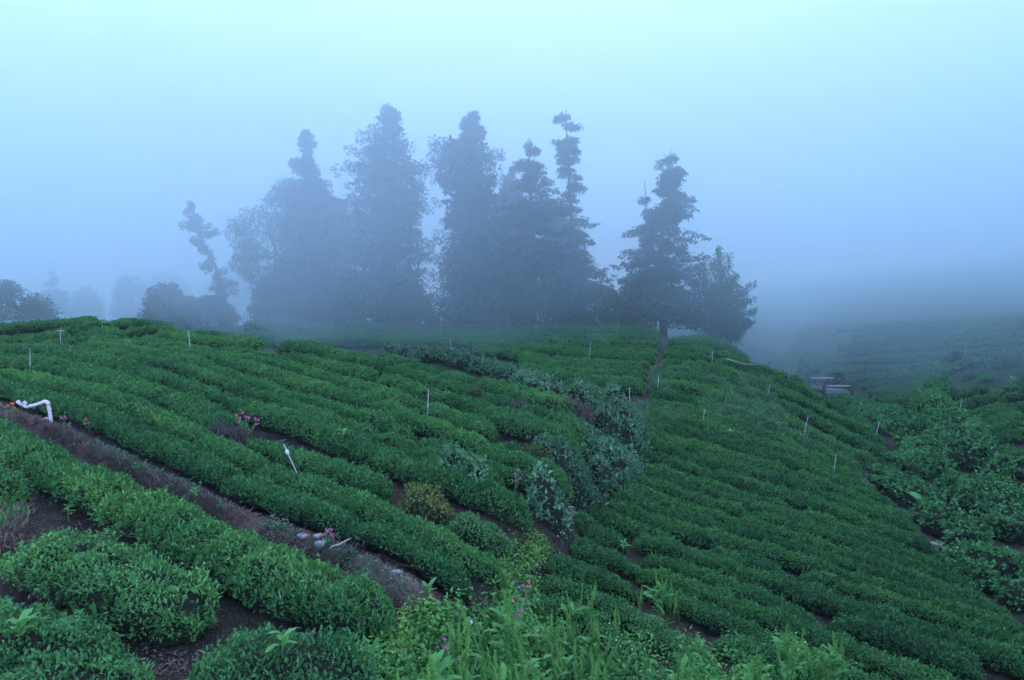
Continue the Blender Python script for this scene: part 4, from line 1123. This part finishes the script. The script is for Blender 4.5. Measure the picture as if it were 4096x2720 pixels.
V, Fa = tube([P3('210,40', .12), P3('190,42', .14), P3('180,36', .15)], .03, 10); obj_np('valve', V, Fa, M_PVC, o, smooth=True)
V, Fa = tube([P3('442,82'), P3('441,74')], .053, 14); obj_np('collar', V, Fa, M_PVC, o, smooth=True)

# ---------------------------------------------------------------- sprinkler risers
SP = [(120, 1389, 120, 1448, 1, 'sprinkler riser with a dark head at the far left of the knoll'), (242, 1324, 242, 1343, 2, 'short T-headed sprinkler among the upper left clumps'),
      (751, 1317, 760, 1376, 1, 'slightly tilted sprinkler riser on the crest of the knoll'), (1133, 1772, 1163, 1838, 3, 'leaning sprinkler riser with a knocker head above the ridge'),
      (1714, 1551, 1712, 1613, 1, 'slim sprinkler riser in the middle of the knoll hedges'), (1801, 1352, 1805, 1388, 0, 'thin riser on the far terrace above the creeper bank'),
      (2472, 1292, 2470, 1320, 0, 'thin riser below the bright window of the grove'), (2361, 1372, 2360, 1412, 0, 'thin riser in the middle of the far terrace'),
      (1765, 1299, 1766, 1326, 2, 'T-headed sprinkler on the far terrace in the mist'), (2143, 1299, 2145, 1327, 0, 'thin riser on the far terrace below the pointed conifer'),
      (2634, 1506, 2633, 1534, 0, 'short riser just right of the earth path'), (2518, 1556, 2518, 1584, 0, 'short riser behind the wall corner creeper'),
      (2818, 1640, 2815, 1672, 0, 'short riser among the pale weeds of the right slope'), (3080, 1539, 3073, 1572, 0, 'pale riser above the weedy patch left of the bridge'),
      (3230, 1672, 3219, 1728, 0, 'tall pale riser leaning right, lower middle of the right slope'), (3517, 1691, 3507, 1728, 0, 'pale riser near the valley vines below the bridge'),
      (3343, 1824, 3339, 1862, 0, 'grey riser near the lower hedge ends by the grass'), (3158, 1488, 3155, 1508, 0, 'tiny riser on the right skyline above the bridge'),
      (2849, 1409, 2849, 1430, 0, 'tiny riser high on the right slope'), (3846, 1594, 3840, 1643, 0, 'upper riser on the far right hill'), (3987, 1801, 3981, 1835, 1, 'lower riser on the far right hill')]
for x0, y0, x1, y1, hd, lab in SP:
    b = hit([x1], [y1], .76)[0]
    t = at(x0, y0, b[1])
    d = norm(t - b)
    gb = b - d * ((b[2] - gz(b[0], b[1])) / d[2] + .05)
    o = empty('sprinkler', gb, lab, 'sprinkler', 'sprinkler risers standing in the tea')
    th = .011 if b[1] < 30 else .015
    V, Fa = tube([gb, t], th, 8); obj_np('riser', V, Fa, M_GALV, o, smooth=True)
    if hd in (1, 3):
        V, Fa = tube([t - d * .01, t + d * .05], .035, 9); obj_np('sprinkler_head', V, Fa, M_BLACK, o, smooth=True)
        sx = np.array([1, .2, .15]); sx /= np.linalg.norm(sx)
        V, Fa = tube([t + d * .055 - sx * .08, t + d * .06 + sx * .09], [.02, .012], 8); obj_np('nozzle_arm', V, Fa, M_BLACK, o, smooth=True)
        if hd == 3:
            m_ = t * .45 + b * .55
            V, Fa = tube([m_ - d * .05, m_ + d * .05], .035, 9); obj_np('valve', V, Fa, M_PVC, o, smooth=True)
    elif hd == 2:
        V, Fa = tube([t - np.array([.2, 0, 0]), t + np.array([.2, 0, .02])], .02, 7); obj_np('cross_arm', V, Fa, M_GALV, o, smooth=True)
    else:
        V, Fa = tube([t - d * .02, t + d * .04], .03, 8); obj_np('sprinkler_head', V, Fa, M_GALV, o, smooth=True)
p = tr('H 505,548 572,590'); W3 = hit(p[:, 0], p[:, 1], .8); W3[1, 1] = W3[0, 1]; W3[1] = at(*p[1], W3[0, 1])
V, Fa = tube([W3[0] + np.array([0, 0, .05]), W3[1]], .025, 7); tag(obj_np('fallen_pole', V, Fa, M_GALV, smooth=True), 'fallen pale pole slanting across the valley slope right of the bridge', 'pole')

# ---------------------------------------------------------------- footbridge
Yb = 53.0
bl, br = at(3296, 1575, Yb), at(3405, 1575, Yb)
zt = at(3350, 1542, Yb)[2]
zg = gz((bl[0] + br[0]) / 2, Yb)
o = empty('footbridge', ((bl[0] + br[0]) / 2, Yb, zg), 'small timber footbridge with pale handrails over the valley stream', 'bridge')
deckz = at(3350, 1566, Yb)[2]
for yy, dz, dx in ((Yb, 0, 0), (Yb + 2.6, .22, -.1)):
    zt2 = zt + dz + (.1 if dz else 0)
    for x in (bl[0] + dx, br[0] + dx):
        V, Fq = box((x, yy, (zt2 + zg - .3) / 2), (.2, .2, zt2 - zg + .3 + .06)); obj_np('post', V, Fq, M_DARKWOOD, o)
    V, Fq = box(((bl[0] + br[0]) / 2 + dx, yy - .02, zt2 - .03), (br[0] - bl[0] + .1, .1, .1)); obj_np('handrail', V, Fq, M_PALEWOOD, o)
    V, Fq = box(((bl[0] + br[0]) / 2 + dx, yy, (zt2 + deckz) / 2 + .1), (br[0] - bl[0] - .2, .06, .07)); obj_np('mid_rail', V, Fq, M_DARKWOOD, o)
    if dz:
        for sx in (-.35, .35):
            xm = (bl[0] + br[0]) / 2 + dx + sx
            V, Fa = tube([(xm, yy, deckz + .05), (xm + sx, yy, zt2 - .08)], .035, 6); obj_np('brace', V, Fa, M_DARKWOOD, o)
nb = 13
for j in range(nb):
    yy = Yb + .1 + j * .2
    V, Fq = box(((bl[0] + br[0]) / 2 - .05 * j / nb, yy, deckz + .05 * j / nb + .004 * (j % 3)), (br[0] - bl[0] - .25, .18, .06)); obj_np('deck_plank', V, Fq, M_WOOD, o)
for x in (bl[0] + .3, br[0] - .3):
    V, Fq = box((x, Yb + 1.3, deckz - .13), (.16, 2.7, .18)); obj_np('beam', V, Fq, M_DARKWOOD, o)
V, Fq = box(((bl[0] + br[0]) / 2, Yb - .06, deckz - .17), (br[0] - bl[0] - .25, .1, .3)); obj_np('front_board', V, Fq, M_WOOD, o)

# low fence behind the knoll, left
Yf = 66.0
fl, fr = at(945, 1272, Yf), at(1135, 1276, Yf)
o = empty('picket_fence', (fl[0], Yf, gz(fl[0], Yf)), 'low fence with thin stakes and a pale rail left of the grove', 'fence')
V, Fa = tube([at(940, 1270, Yf), at(1040, 1271, Yf), at(1135, 1276, Yf)], .04, 6); obj_np('rail', V, Fa, M_PALEWOOD, o)
for j in range(9):
    q = at(972 + j * 14, 1252 + (j % 3) * 3, Yf); zb = gz(q[0], q[1])
    V, Fa = tube([(q[0], q[1] + .05, zb - .1), (q[0] + .02, q[1] + .05, q[2])], .03, 5); obj_np('stake', V, Fa, M_DARKWOOD, o)

# open shed fading into the valley fog
Ys = 80.0
s0, s1 = at(3222, 1318, Ys), at(3346, 1290, Ys)
gzs = gz((s0[0] + s1[0]) / 2, Ys)
o = empty('open_shed', ((s0[0] + s1[0]) / 2, Ys, gzs), 'open-sided shed with a sloping sheet roof, almost lost in the valley fog', 'shed')
nn = 24; xs = np.linspace(s0[0] - .2, s1[0] + .2, nn * 2)
V = []; Fq = []
for k_, (yy, zz) in enumerate(((Ys - 1.6, -.35), (Ys + 2.2, .55))):
    for j, x in enumerate(xs): V.append((x, yy, np.interp(x, [s0[0], s1[0]], [s0[2], s1[2]]) + zz + .04 * math.sin(j * math.pi / 2)))
m_ = len(xs)
Fq = [(j, j + 1, m_ + j + 1, m_ + j) for j in range(m_ - 1)]
ro = obj_np('roof', np.array(V), np.array(Fq), M_TIN, o); md = ro.modifiers.new('thickness', 'SOLIDIFY'); md.thickness = .03
for x, zz in ((s0[0], s0[2]), ((s0[0] + s1[0]) / 2, (s0[2] + s1[2]) / 2), (s1[0], s1[2])):
    for yy, dz in ((Ys - 1.3, -.35), (Ys + 1.9, .45)):
        zb = gz(x, yy)
        V, Fa = tube([(x, yy, zb - .2), (x, yy, zz + dz)], .07, 7); obj_np('post', V, Fa, M_DARKWOOD, o)

# ---------------------------------------------------------------- rocks and a fallen branch on the ridge
def rock(label, spec, size, seed, flat=.6, lift=.12, group='pale stones on the ridge', material=M_ROCK):
    p = tr(spec); b = hit(p[:, 0], p[:, 1], lift)[0]
    r = np.random.default_rng(seed)
    n1, n2 = 12, 8
    th = np.linspace(0, 2 * math.pi, n1, endpoint=False); ph = np.linspace(-1.5, 1.5, n2)
    A, Bm = np.meshgrid(th, ph, indexing='ij')
    V = np.stack([np.cos(A) * np.cos(Bm), np.sin(A) * np.cos(Bm), np.sin(Bm)], -1).reshape(-1, 3)
    for _ in range(7):
        nn = norm(r.normal(size=3)); dd = V @ nn; c = r.uniform(.55, .85)
        V -= np.maximum(dd - c, 0)[:, None] * nn
    V *= 1 + .07 * vnoise(V * .9, seed, 2)[:, None]
    V = V * np.array([size, size * .75, size * flat]) * .8
    V = V + np.array([b[0], b[1], gz(b[0], b[1]) + size * flat * .2])
    i = np.arange(n1 * n2).reshape(n1, n2); j = np.roll(i, -1, 0)
    q = np.stack([i[:, :-1], j[:, :-1], j[:, 1:], i[:, 1:]], -1).reshape(-1, 4)
    return tag(obj_np('rock', V, q, material), label, 'rock', group)


rock('flat white stone left of the pink flowers on the ridge', 'E 610,822', .17, 1, .35)
rock('pale stone behind the pink flowers on the ridge', 'E 735,826', .13, 2)
rock('largest pale boulder in front of the pink ridge flowers', 'E 762,893', .17, 3, .65)
rock('small white stone midway down the ridge', 'E 1055,985', .07, 4)
rock('grey block at the lower end of the ridge', 'E 1345,1105', .13, 5, .45)
rock('round stone at the foot of the white pipe', 'D 410,140', .14, 6)
rock('white boulder on the bank right of the last knoll hedge', 'C 1950,1152', .17, 7, .8, group=None)
rock('half-buried brown stone on the low bank', 'R 1185,495', .14, 8, .4, lift=.02, group=None, material=M_EARTH)
rock('stone by the lime ground cover on the low bank', 'R 1330,620', .13, 9, .4, lift=.02, group=None, material=M_STONE)
rock('pale stone at the vine edge on the far right hill', 'H 885,655', .3, 10, .7, group=None)
rock('white litter-like stone below the right hill risers', 'H 1095,1030', .22, 11, .6, group=None)
p = tr('E 815,990 840,965 900,950 940,925 990,903'); W3 = hit(p[:, 0], p[:, 1], .12); W3[:, 2] += .03
V, Fa = tube(W3, [.006, .012, .015, .012, .006], 6); tag(obj_np('fallen_branch', V, Fa, M_STRAW, tone=np.full(len(V), .9), smooth=True), 'pale dry branch lying on the ridge below the pink flowers', 'branch')
p = tr('Q 1935,900 1925,800'); b = hit([p[0, 0]], [p[0, 1]], .3)[0]; t = at(p[1, 0], p[1, 1], b[1])
V, Fa = tube([b, b * .5 + t * .5 + np.array([.02, 0, 0]), t], [.008, .006, .003], 5); tag(obj_np('dry_stalk', V, Fa, M_STRAW, tone=np.full(len(V), .8)), 'single dry stalk standing up between two lower left hedges', 'stalk')

# ---------------------------------------------------------------- flowers
def petal_mesh(mat_, size, seed):
    V, F, T = [], [], []
    r = np.random.default_rng(seed)
    for i in range(5):
        a = i * 2 * math.pi / 5
        d = np.array([math.cos(a), math.sin(a), .25]); tn = np.array([-math.sin(a), math.cos(a), 0])
        b = len(V)
        V += [np.zeros(3), d * size * .55 + tn * size * .33, d * size, d * size * .55 - tn * size * .33]
        F += [(b, b + 1, b + 2), (b, b + 2, b + 3)]
        T += [r.random()] * 4
    me = mesh_np('flower', np.array(V), np.array(F), np.array(T)); me.materials.append(mat_)
    return me


PM = {m.name: petal_mesh(m, .05, i) for i, m in enumerate((M_PINK, M_RED, M_CORAL, M_VIOLET, M_WHITE))}


def flower_plant(label, blooms, mat_, lift=.35, size=1.0, leafm=M_CREEP, nleaf=60, leafL=.06, name='flowering_plant', cat_='flowers', group='flowering plants among the tea'):
    p = tr(blooms); r = np.random.default_rng(int(p.sum()) % 9999)
    c = p.mean(0); b = hit([c[0]], [c[1]], lift)[0]
    Y = b[1]
    g = np.array([b[0], b[1], gz(b[0], b[1])])
    o = empty(name, g, label, cat_, group)
    V_, F_, T_ = [], [], []
    Pl, Dl = [], []
    for q in p:
        w = at(q[0], q[1], Y + r.uniform(-.12, .05))
        f = bpy.data.objects.new('flower', PM[mat_.name]); COL.objects.link(f); f.parent = o
        f.location = tuple(w - g); f.scale = (size * .8,) * 3
        dirn = norm(np.array([0, 0, CAMZ]) - w) * .7 + np.array([0, 0, .5]) + r.normal(0, .35, 3)
        f.rotation_euler = Vector(dirn).to_track_quat('Z', 'Y').to_euler()
        base_ = g + np.array([r.normal(0, .08), r.normal(0, .08), 0])
        s_ = tube([base_, (base_ + w) / 2 + np.array([0, 0, .05]), w], [.007, .005, .004], 5)
        V_.append(s_)
        nl = max(6, nleaf // len(p))
        Pl.append(w + r.normal(0, .07, (nl, 3)) - np.array([0, 0, .07])); Dl.append(r.normal(0, .6, (nl, 3)) + np.array([0, 0, .1]))
    V, Fa, _ = cat(V_); obj_np('stems', V, Fa, M_WEED, o, tone=np.full(len(V), .4))
    P = np.concatenate(Pl); P[:, 2] = np.maximum(P[:, 2], gz(P[:, 0], P[:, 1]) + .02); m = len(P); L = leafL * r.uniform(.6, 1.3, m)
    V, Fa, k = leaves(P, np.concatenate(Dl), np.array([0, 0, 1.]) + r.normal(0, .4, (m, 3)), L, L * .5, .3, .15, True)
    obj_np('foliage', V, Fa, leafm, o, tone=np.repeat(np.clip(.3 + r.normal(0, .2, m), 0, 1), k), kind='stuff')


flower_plant('magenta flowers in the bald patch of the third knoll row', 'B 375,1075 412,1100 405,1145 445,1048 482,1088 510,1098 578,1112 608,1122 512,1225 590,1172', M_PINK, .75, 1.1)
flower_plant('red flowers beside the white pipe at the left edge', 'D 75,50 100,28 128,70 118,35 208,55', M_RED, .3, 1.2)
flower_plant('single pink flower under the bend of the white pipe', 'D 308,68 312,62', M_PINK, .2, .9, nleaf=16)
flower_plant('dark pink flowers in the shade behind the ridge', 'D 545,155 580,148 625,210', M_PINK, .25, 1.0, nleaf=30)
flower_plant('orange-red flowers below the first knoll hedge', 'D 768,170 762,213 790,208', M_RED, .35, 1.0, nleaf=24)
flower_plant('pink-budded cushion plant on the ridge left of the white stones', 'E 365,714 416,768 460,738', M_PINK, .2, .7, nleaf=130, leafL=.05)
flower_plant('bright pink flowers among the white stones on the ridge', 'E 798,830 832,820 782,855 838,862 845,880 828,858', M_PINK, .25, .8, nleaf=40)
flower_plant('crimson flowers in the shadow of the low bank hedge', 'C 1280,1187 1255,1222 1262,1238 1300,1262 1265,1285', M_PINK, .5, .9, nleaf=20)
flower_plant('coral flowers low on the bank beside the lime ground cover', 'R 1295,735 1258,765 1283,768 1305,770 1280,810 1238,695', M_CORAL, .35, .9, nleaf=50)
flower_plant('lilac flower left of the coral ones', 'R 1190,740 1232,775', M_VIOLET, .3, .8, nleaf=20)
flower_plant('pale pink flowers below the coral ones', 'R 1165,850 1185,870 1178,885 1258,857', M_CORAL, .3, .8, nleaf=30)
flower_plant('magenta flowers at the left of the tall dock weeds', 'R 712,1135 770,1165 705,1182 728,1200 760,1180 788,1207 812,1268 782,1290', M_PINK, .45, .8, nleaf=60)
flower_plant('two magenta flowers behind the middle dock spikes', 'R 1208,975 1245,937 1075,1155', M_PINK, .4, .8, nleaf=24)
flower_plant('white flowers left of the dock weeds', 'R 858,1025 895,1018 872,1000', M_WHITE, .3, .9, nleaf=24)
flower_plant('magenta flowers hanging at the foot of the low bank', 'I 198,550 202,576 172,560', M_PINK, .5, .9, nleaf=24)
flower_plant('faint red flowers at the base of the creeper wall', 'F 810,1590 840,1600 830,1580', M_RED, .2, .9, nleaf=12)
flower_plant('tiny violet flower on bare soil at the lower left', 'Q 370,690 345,632', M_VIOLET, .1, .6, nleaf=14)
flower_plant('scattered small white flowers in the foreground weeds', 'R 1830,1118 1852,1025 1900,1140 1945,1220 1870,1195 1885,1190 2010,1205 1650,1115 1990,1150 1770,1250 1990,1260 1930,1185', M_WHITE, .4, .38, nleaf=60, leafm=M_WEED)
flower_plant('small white flowers by the right dock clump', 'T 595,1255 680,1120 565,1170 640,1270 965,1180 850,1155 780,1090 1160,1280 1200,1300 620,1325 500,1365', M_WHITE, .4, .38, nleaf=60, leafm=M_WEED)
flower_plant('tiny white flowers under the low bank creeper', 'I 95,740 125,745 150,790 70,770 110,720 190,720', M_WHITE, .25, .5, nleaf=30)

# ---------------------------------------------------------------- tall dock weeds in the foreground
r = np.random.default_rng(55)


def dock_leaf(seed):
    r_ = np.random.default_rng(seed)
    nn = 7; V = []; F = []
    for i in range(nn):
        t = i / (nn - 1); w = .16 * math.sin(math.pi * min(1, t * .92 + .08)) ** .8 * (1 if t < 1 else 0)
        z = .25 * t - .38 * t * t; wz = .025 * math.sin(i * 2.3 + seed)
        V += [(-w, t, z + .05 * w / .16 + wz), (0, t, z), (w, t, z + .05 * w / .16 - wz)]
    for i in range(nn - 1):
        a = i * 3
        F += [(a, a + 1, a + 4), (a, a + 4, a + 3), (a + 1, a + 2, a + 5), (a + 1, a + 5, a + 4)]
    me = mesh_np('leaf', np.array(V), np.array(F), np.clip(np.full(len(V), .35 + .2 * r_.random()), 0, 1), True); me.materials.append(M_WEED)
    return me


def spike(seed):
    r_ = np.random.default_rng(seed)
    m = 160
    t = r_.random(m); t = np.sort(t)
    whorl = np.round(t * 22) / 22
    rad_ = (.024 * (1 - whorl) ** .7 + .006) * r_.uniform(.7, 1.2, 23)[np.round(t * 22).astype(int)]
    a = r_.uniform(0, 6.28, m)
    P = np.stack([np.cos(a) * rad_ * .4, np.sin(a) * rad_ * .4, whorl * .42 + r_.normal(0, .003, m)], -1)
    D = np.stack([np.cos(a), np.sin(a), np.full(m, -.25)], -1)
    L = rad_ * 1.0 + .006
    V, Fa, k = leaves(P, D, np.array([0, 0, 1.]) + r_.normal(0, .5, (m, 3)), L, L * .8, .2, .2)
    T = np.repeat(np.clip(.4 + r_.normal(0, .2, m), 0, 1), k)
    V2, F2 = tube([(0, 0, -.45), (0, 0, 0), (0, 0, .42)], [.008, .006, .003], 5)
    V, Fa, _ = cat([(V, Fa), (V2, F2)]); T = np.concatenate([T, np.full(len(V2), .3)])
    me = mesh_np('seed_spike', V, Fa, T); me.materials.append(M_SPIKE)
    return me


DL = [dock_leaf(i) for i in range(4)]; SK = [spike(i) for i in range(4)]
DK = [('leftmost dock in the foreground, cut by the bottom edge', 'R 440,1330 620,1310 690,1360', .9), ('dock with two pale spikes near the magenta flowers', 'R 630,1180 770,1250', .8),
      ('dock with thick yellow-green spikes at the left of the weeds', 'R 825,940 860,960 905,870 790,1010', 1.1), ('tallest dock in the centre of the weeds', 'R 1135,780 1165,900 1185,960 1240,985', 1.1),
      ('dock with bunched spikes at the bottom centre', 'R 1040,1180 1000,1230 1085,1260 970,1290', .9), ('slender dock right of the bunched one', 'R 1265,1150 1190,1270 1330,1280', .9),
      ('dock with one bright tall spike at the hedge edge', 'R 1590,790 1610,880 1720,740', 1.0), ('small dock with stubby spikes left of centre right', 'R 1450,945 1480,980 1535,940', .9),
      ('dock with wide bunched spikes under the white flowers', 'R 1745,960 1775,980 1720,1010 1890,900', 1.0), ('dock with crowded spikes at the bottom right of centre', 'R 1515,1130 1540,1200 1615,1140 1650,1190', .9),
      ('leafy dock sprouting highest against the tea', 'R 2195,640 2215,720 2310,740 2070,760', 1.0), ('dock at the bottom edge with drooping spikes', 'R 1180,1290 1230,1330 1150,1360', .7),
      ('thin dock behind the white flowers', 'R 1740,1260 1765,1220 1820,1290', .8), ('dock with a bright spike in the lower right weeds', 'T 705,1005 730,1060 760,1110 820,1050', 1.1),
      ('dock with a feathery pale head, lower right', 'T 510,1180 535,1210 490,1240', .9), ('far right dock of the foreground', 'T 1040,1120 1060,1080 940,1170 980,1190', .9), ('dock hidden at the left of the lower right weeds', 'T -20,1210 40,1250 0,1290', .8)]
for lab, s_, hw in DK:
    p = tr(s_)
    # distance at which a plant about 1.1 m tall reaches this height in view
    x0, y0 = p[0]
    Ys_ = np.linspace(6.5, 16, 200); q = at(np.full(200, x0), np.full(200, y0), Ys_)
    hgt = q[:, 2] - gz(q[:, 0], q[:, 1])
    ok = np.where(hgt > 0)[0]
    j = ok[np.argmin(np.abs(hgt[ok] - (hw + .1)))]
    Y = Ys_[j]
    g = np.array([q[j, 0], q[j, 1], gz(q[j, 0], q[j, 1])])
    o = empty('dock_plant', g, lab, 'weed', 'dock weeds in the foreground')
    pts_ = [(x, y, 1.0) for x, y in p] + [(x + r.normal(0, 22), y + abs(r.normal(45, 25)), .8) for x, y in p for _ in range(2)]
    for i, (x, y, k0) in enumerate(pts_):
        w = at(x, y, Y + r.uniform(-.15, .15))
        sc = r.uniform(.75, 1.05) * k0
        f = bpy.data.objects.new('seed_spike', SK[int(r.integers(4))]); COL.objects.link(f); f.parent = o
        f.location = tuple(w - g - np.array([0, 0, .42 * sc])); f.scale = (sc, sc, sc)
        f.rotation_euler = (r.normal(0, .16), r.normal(0, .16), r.uniform(0, 6))
        s3 = w - np.array([0, 0, .8 * sc])
        if s3[2] > g[2] + .05:
            V, Fa = tube([g + np.array([r.normal(0, .03), r.normal(0, .03), 0]), (g + s3) / 2, s3], [.012, .01, .008], 6)
            obj_np('stem', V, Fa, M_WEED, o, tone=np.full(len(V), .5))
    H_ = q[j, 2] - g[2]
    for i in range(16):
        f = bpy.data.objects.new('leaf', DL[int(r.integers(4))]); COL.objects.link(f); f.parent = o
        a = r.uniform(0, 6.28); z = r.uniform(.08, .72) * H_
        sc = r.uniform(.2, .36) * (1.15 - .5 * z / H_)
        f.location = (r.normal(0, .05) + .03 * math.cos(a), r.normal(0, .05) + .03 * math.sin(a), z)
        f.rotation_euler = (r.uniform(.1, .8), 0, a); f.scale = (sc, sc, sc)

# broad-leaved single plants
def leafy(label, spec, n_, L, lift, mat_tone=.6, up=.6, name='broadleaf_weed'):
    p = tr(spec); b = hit(p[:, 0], p[:, 1], lift)[0]
    g = np.array([b[0], b[1], max(gz(b[0], b[1]), b[2] - .25)])
    o = empty(name, g, label, 'weed', 'broad-leaved weeds')
    for i in range(n_):
        f = bpy.data.objects.new('leaf', DL[i % 4]); COL.objects.link(f); f.parent = o
        a = i * 2.4 + r.normal(0, .3)
        f.location = (.02 * math.cos(a), .02 * math.sin(a), max(0, b[2] - g[2]) * (.4 + .6 * i / n_))
        f.rotation_euler = (r.uniform(.15, 1.0) * up * 1.4, 0, a)
        s_ = L * r.uniform(.7, 1.15); f.scale = (s_, s_, s_)
    V, Fa = tube([g - np.array([0, 0, .02]), g + np.array([0, 0, max(.05, b[2] - g[2])])], [.012, .006], 5); obj_np('stem', V, Fa, M_WEED, o, tone=np.full(len(V), .4))


leafy('rosette of upright pale leaves at the bottom left of the weeds', 'R 215,1240', 7, .3, .2, up=1.0)
leafy('small leafy plant at the edge of the bare soil, lower left', 'Q 640,950', 10, .16, .25)
leafy('leafy sprig between two left hedges', 'Q 470,210', 8, .13, .4)
leafy('pale star-shaped sprout on top of the mid knoll hedge', 'B 1490,1215', 6, .24, .8)
leafy('sprout with long leaves at the lower end of the ridge', 'E 1590,1255', 8, .18, .2)
leafy('pale-leaved sprig on the ridge above the dry grass', 'D 1740,790', 12, .12, .35)
leafy('pale sprig on the right bottom hedge', 'Q 1950,1090', 7, .2, .8)
leafy('single huge pale leaf plant at the vine edge by the path', 'J 1520,520', 4, .9, .5)
leafy('leafy cabbage-like weed on the far right hill', 'H 1430,770', 8, .6, .4)
leafy('pale weed among the upper rows of the far right hill', 'H 1285,740', 8, .5, .4)
leafy('pale weed at the right edge of the far hill', 'H 1560,650', 8, .6, .4)
leafy('light green sprig in the lower slope hedge', 'I 655,820', 6, .2, .8)
leafy('clump of fern-like leaves in the lower left corner', 'Q 130,1010', 9, .25, .8, up=.4)
leafy('white leafy weed cluster on the right slope', 'F 1870,1240', 12, .3, .8)


# ---------------------------------------------------------------- haze
def volume_mat(name, density, color, g):
    m, nt, out = mat(name)
    v = nt.nodes.new('ShaderNodeVolumePrincipled')
    v.inputs['Color'].default_value = (*color, 1)
    v.inputs['Density'].default_value = density
    v.inputs['Anisotropy'].default_value = g
    nt.links.new(v.outputs[0], out.inputs['Volume'])
    return m


V, Fq = box((0, 0, 13), (620, 620, 44))
hz = obj_np('haze', V, Fq, volume_mat('haze_air', HAZE_DENSITY, HAZE_COL, .2), kind='stuff')


def fog_bank():
    """the cloud lying on the terrace behind the tea: a lumpy front, even inside"""
    xs = np.concatenate([np.linspace(-230, -62, 30), np.linspace(-60, 60, 121), np.linspace(62, 230, 30)]); zs = np.linspace(-4, BANK_TOP, 57)
    X, Z = np.meshgrid(xs, zs, indexing='ij')
    t = np.clip((Z - 8) / 22, 0, 1)
    front = np.interp(X, [-230, -75, -48, -22, -5, 8, 18, 30, 45, 230], [75, 67, 59, 50, 50, 55, 55, 50, 46, 43])
    Y = front - 30 * t
    p = np.stack([X, Z * 1.6, X * 0], -1)
    Y = Y + 4.0 * vnoise(p / 34, 61, 3) + 2.0 * vnoise(p / 13, 62, 3)
    for wx, wz, wr, wd in ((-15, 11, 7.5, 12), (-9, 17, 7, 6), (-2, 11, 7, 6), (7, 14, 6, 5), (16, 10, 6.5, 11), (-7, 24, 8, 6), (4, 26, 8, 5)):
        Y = Y - wd * np.exp(-((X - wx) ** 2 + ((Z - wz) * 1.2) ** 2) / wr ** 2)
    nx, nz = X.shape
    A = np.stack([X, Y, Z], -1).reshape(-1, 3); B = np.stack([X, X * 0 + 235, Z], -1).reshape(-1, 3)
    i = np.arange(nx * nz).reshape(nx, nz); k = nx * nz
    q = np.stack([i[:-1, :-1], i[1:, :-1], i[1:, 1:], i[:-1, 1:]], -1).reshape(-1, 4)
    side = []
    for e0 in (i[:, 0], i[-1, :], i[::-1, -1], i[0, ::-1]):
        side.append(np.stack([e0[:-1], e0[:-1] + k, e0[1:] + k, e0[1:]], -1))
    return np.concatenate([A, B]), np.concatenate([q, q[:, ::-1] + k] + side)


V, Fq = fog_bank()
obj_np('fog', V, Fq, volume_mat('fog_bank_air', BANK_DENSITY, HAZE_COL, BANK_G), kind='stuff')
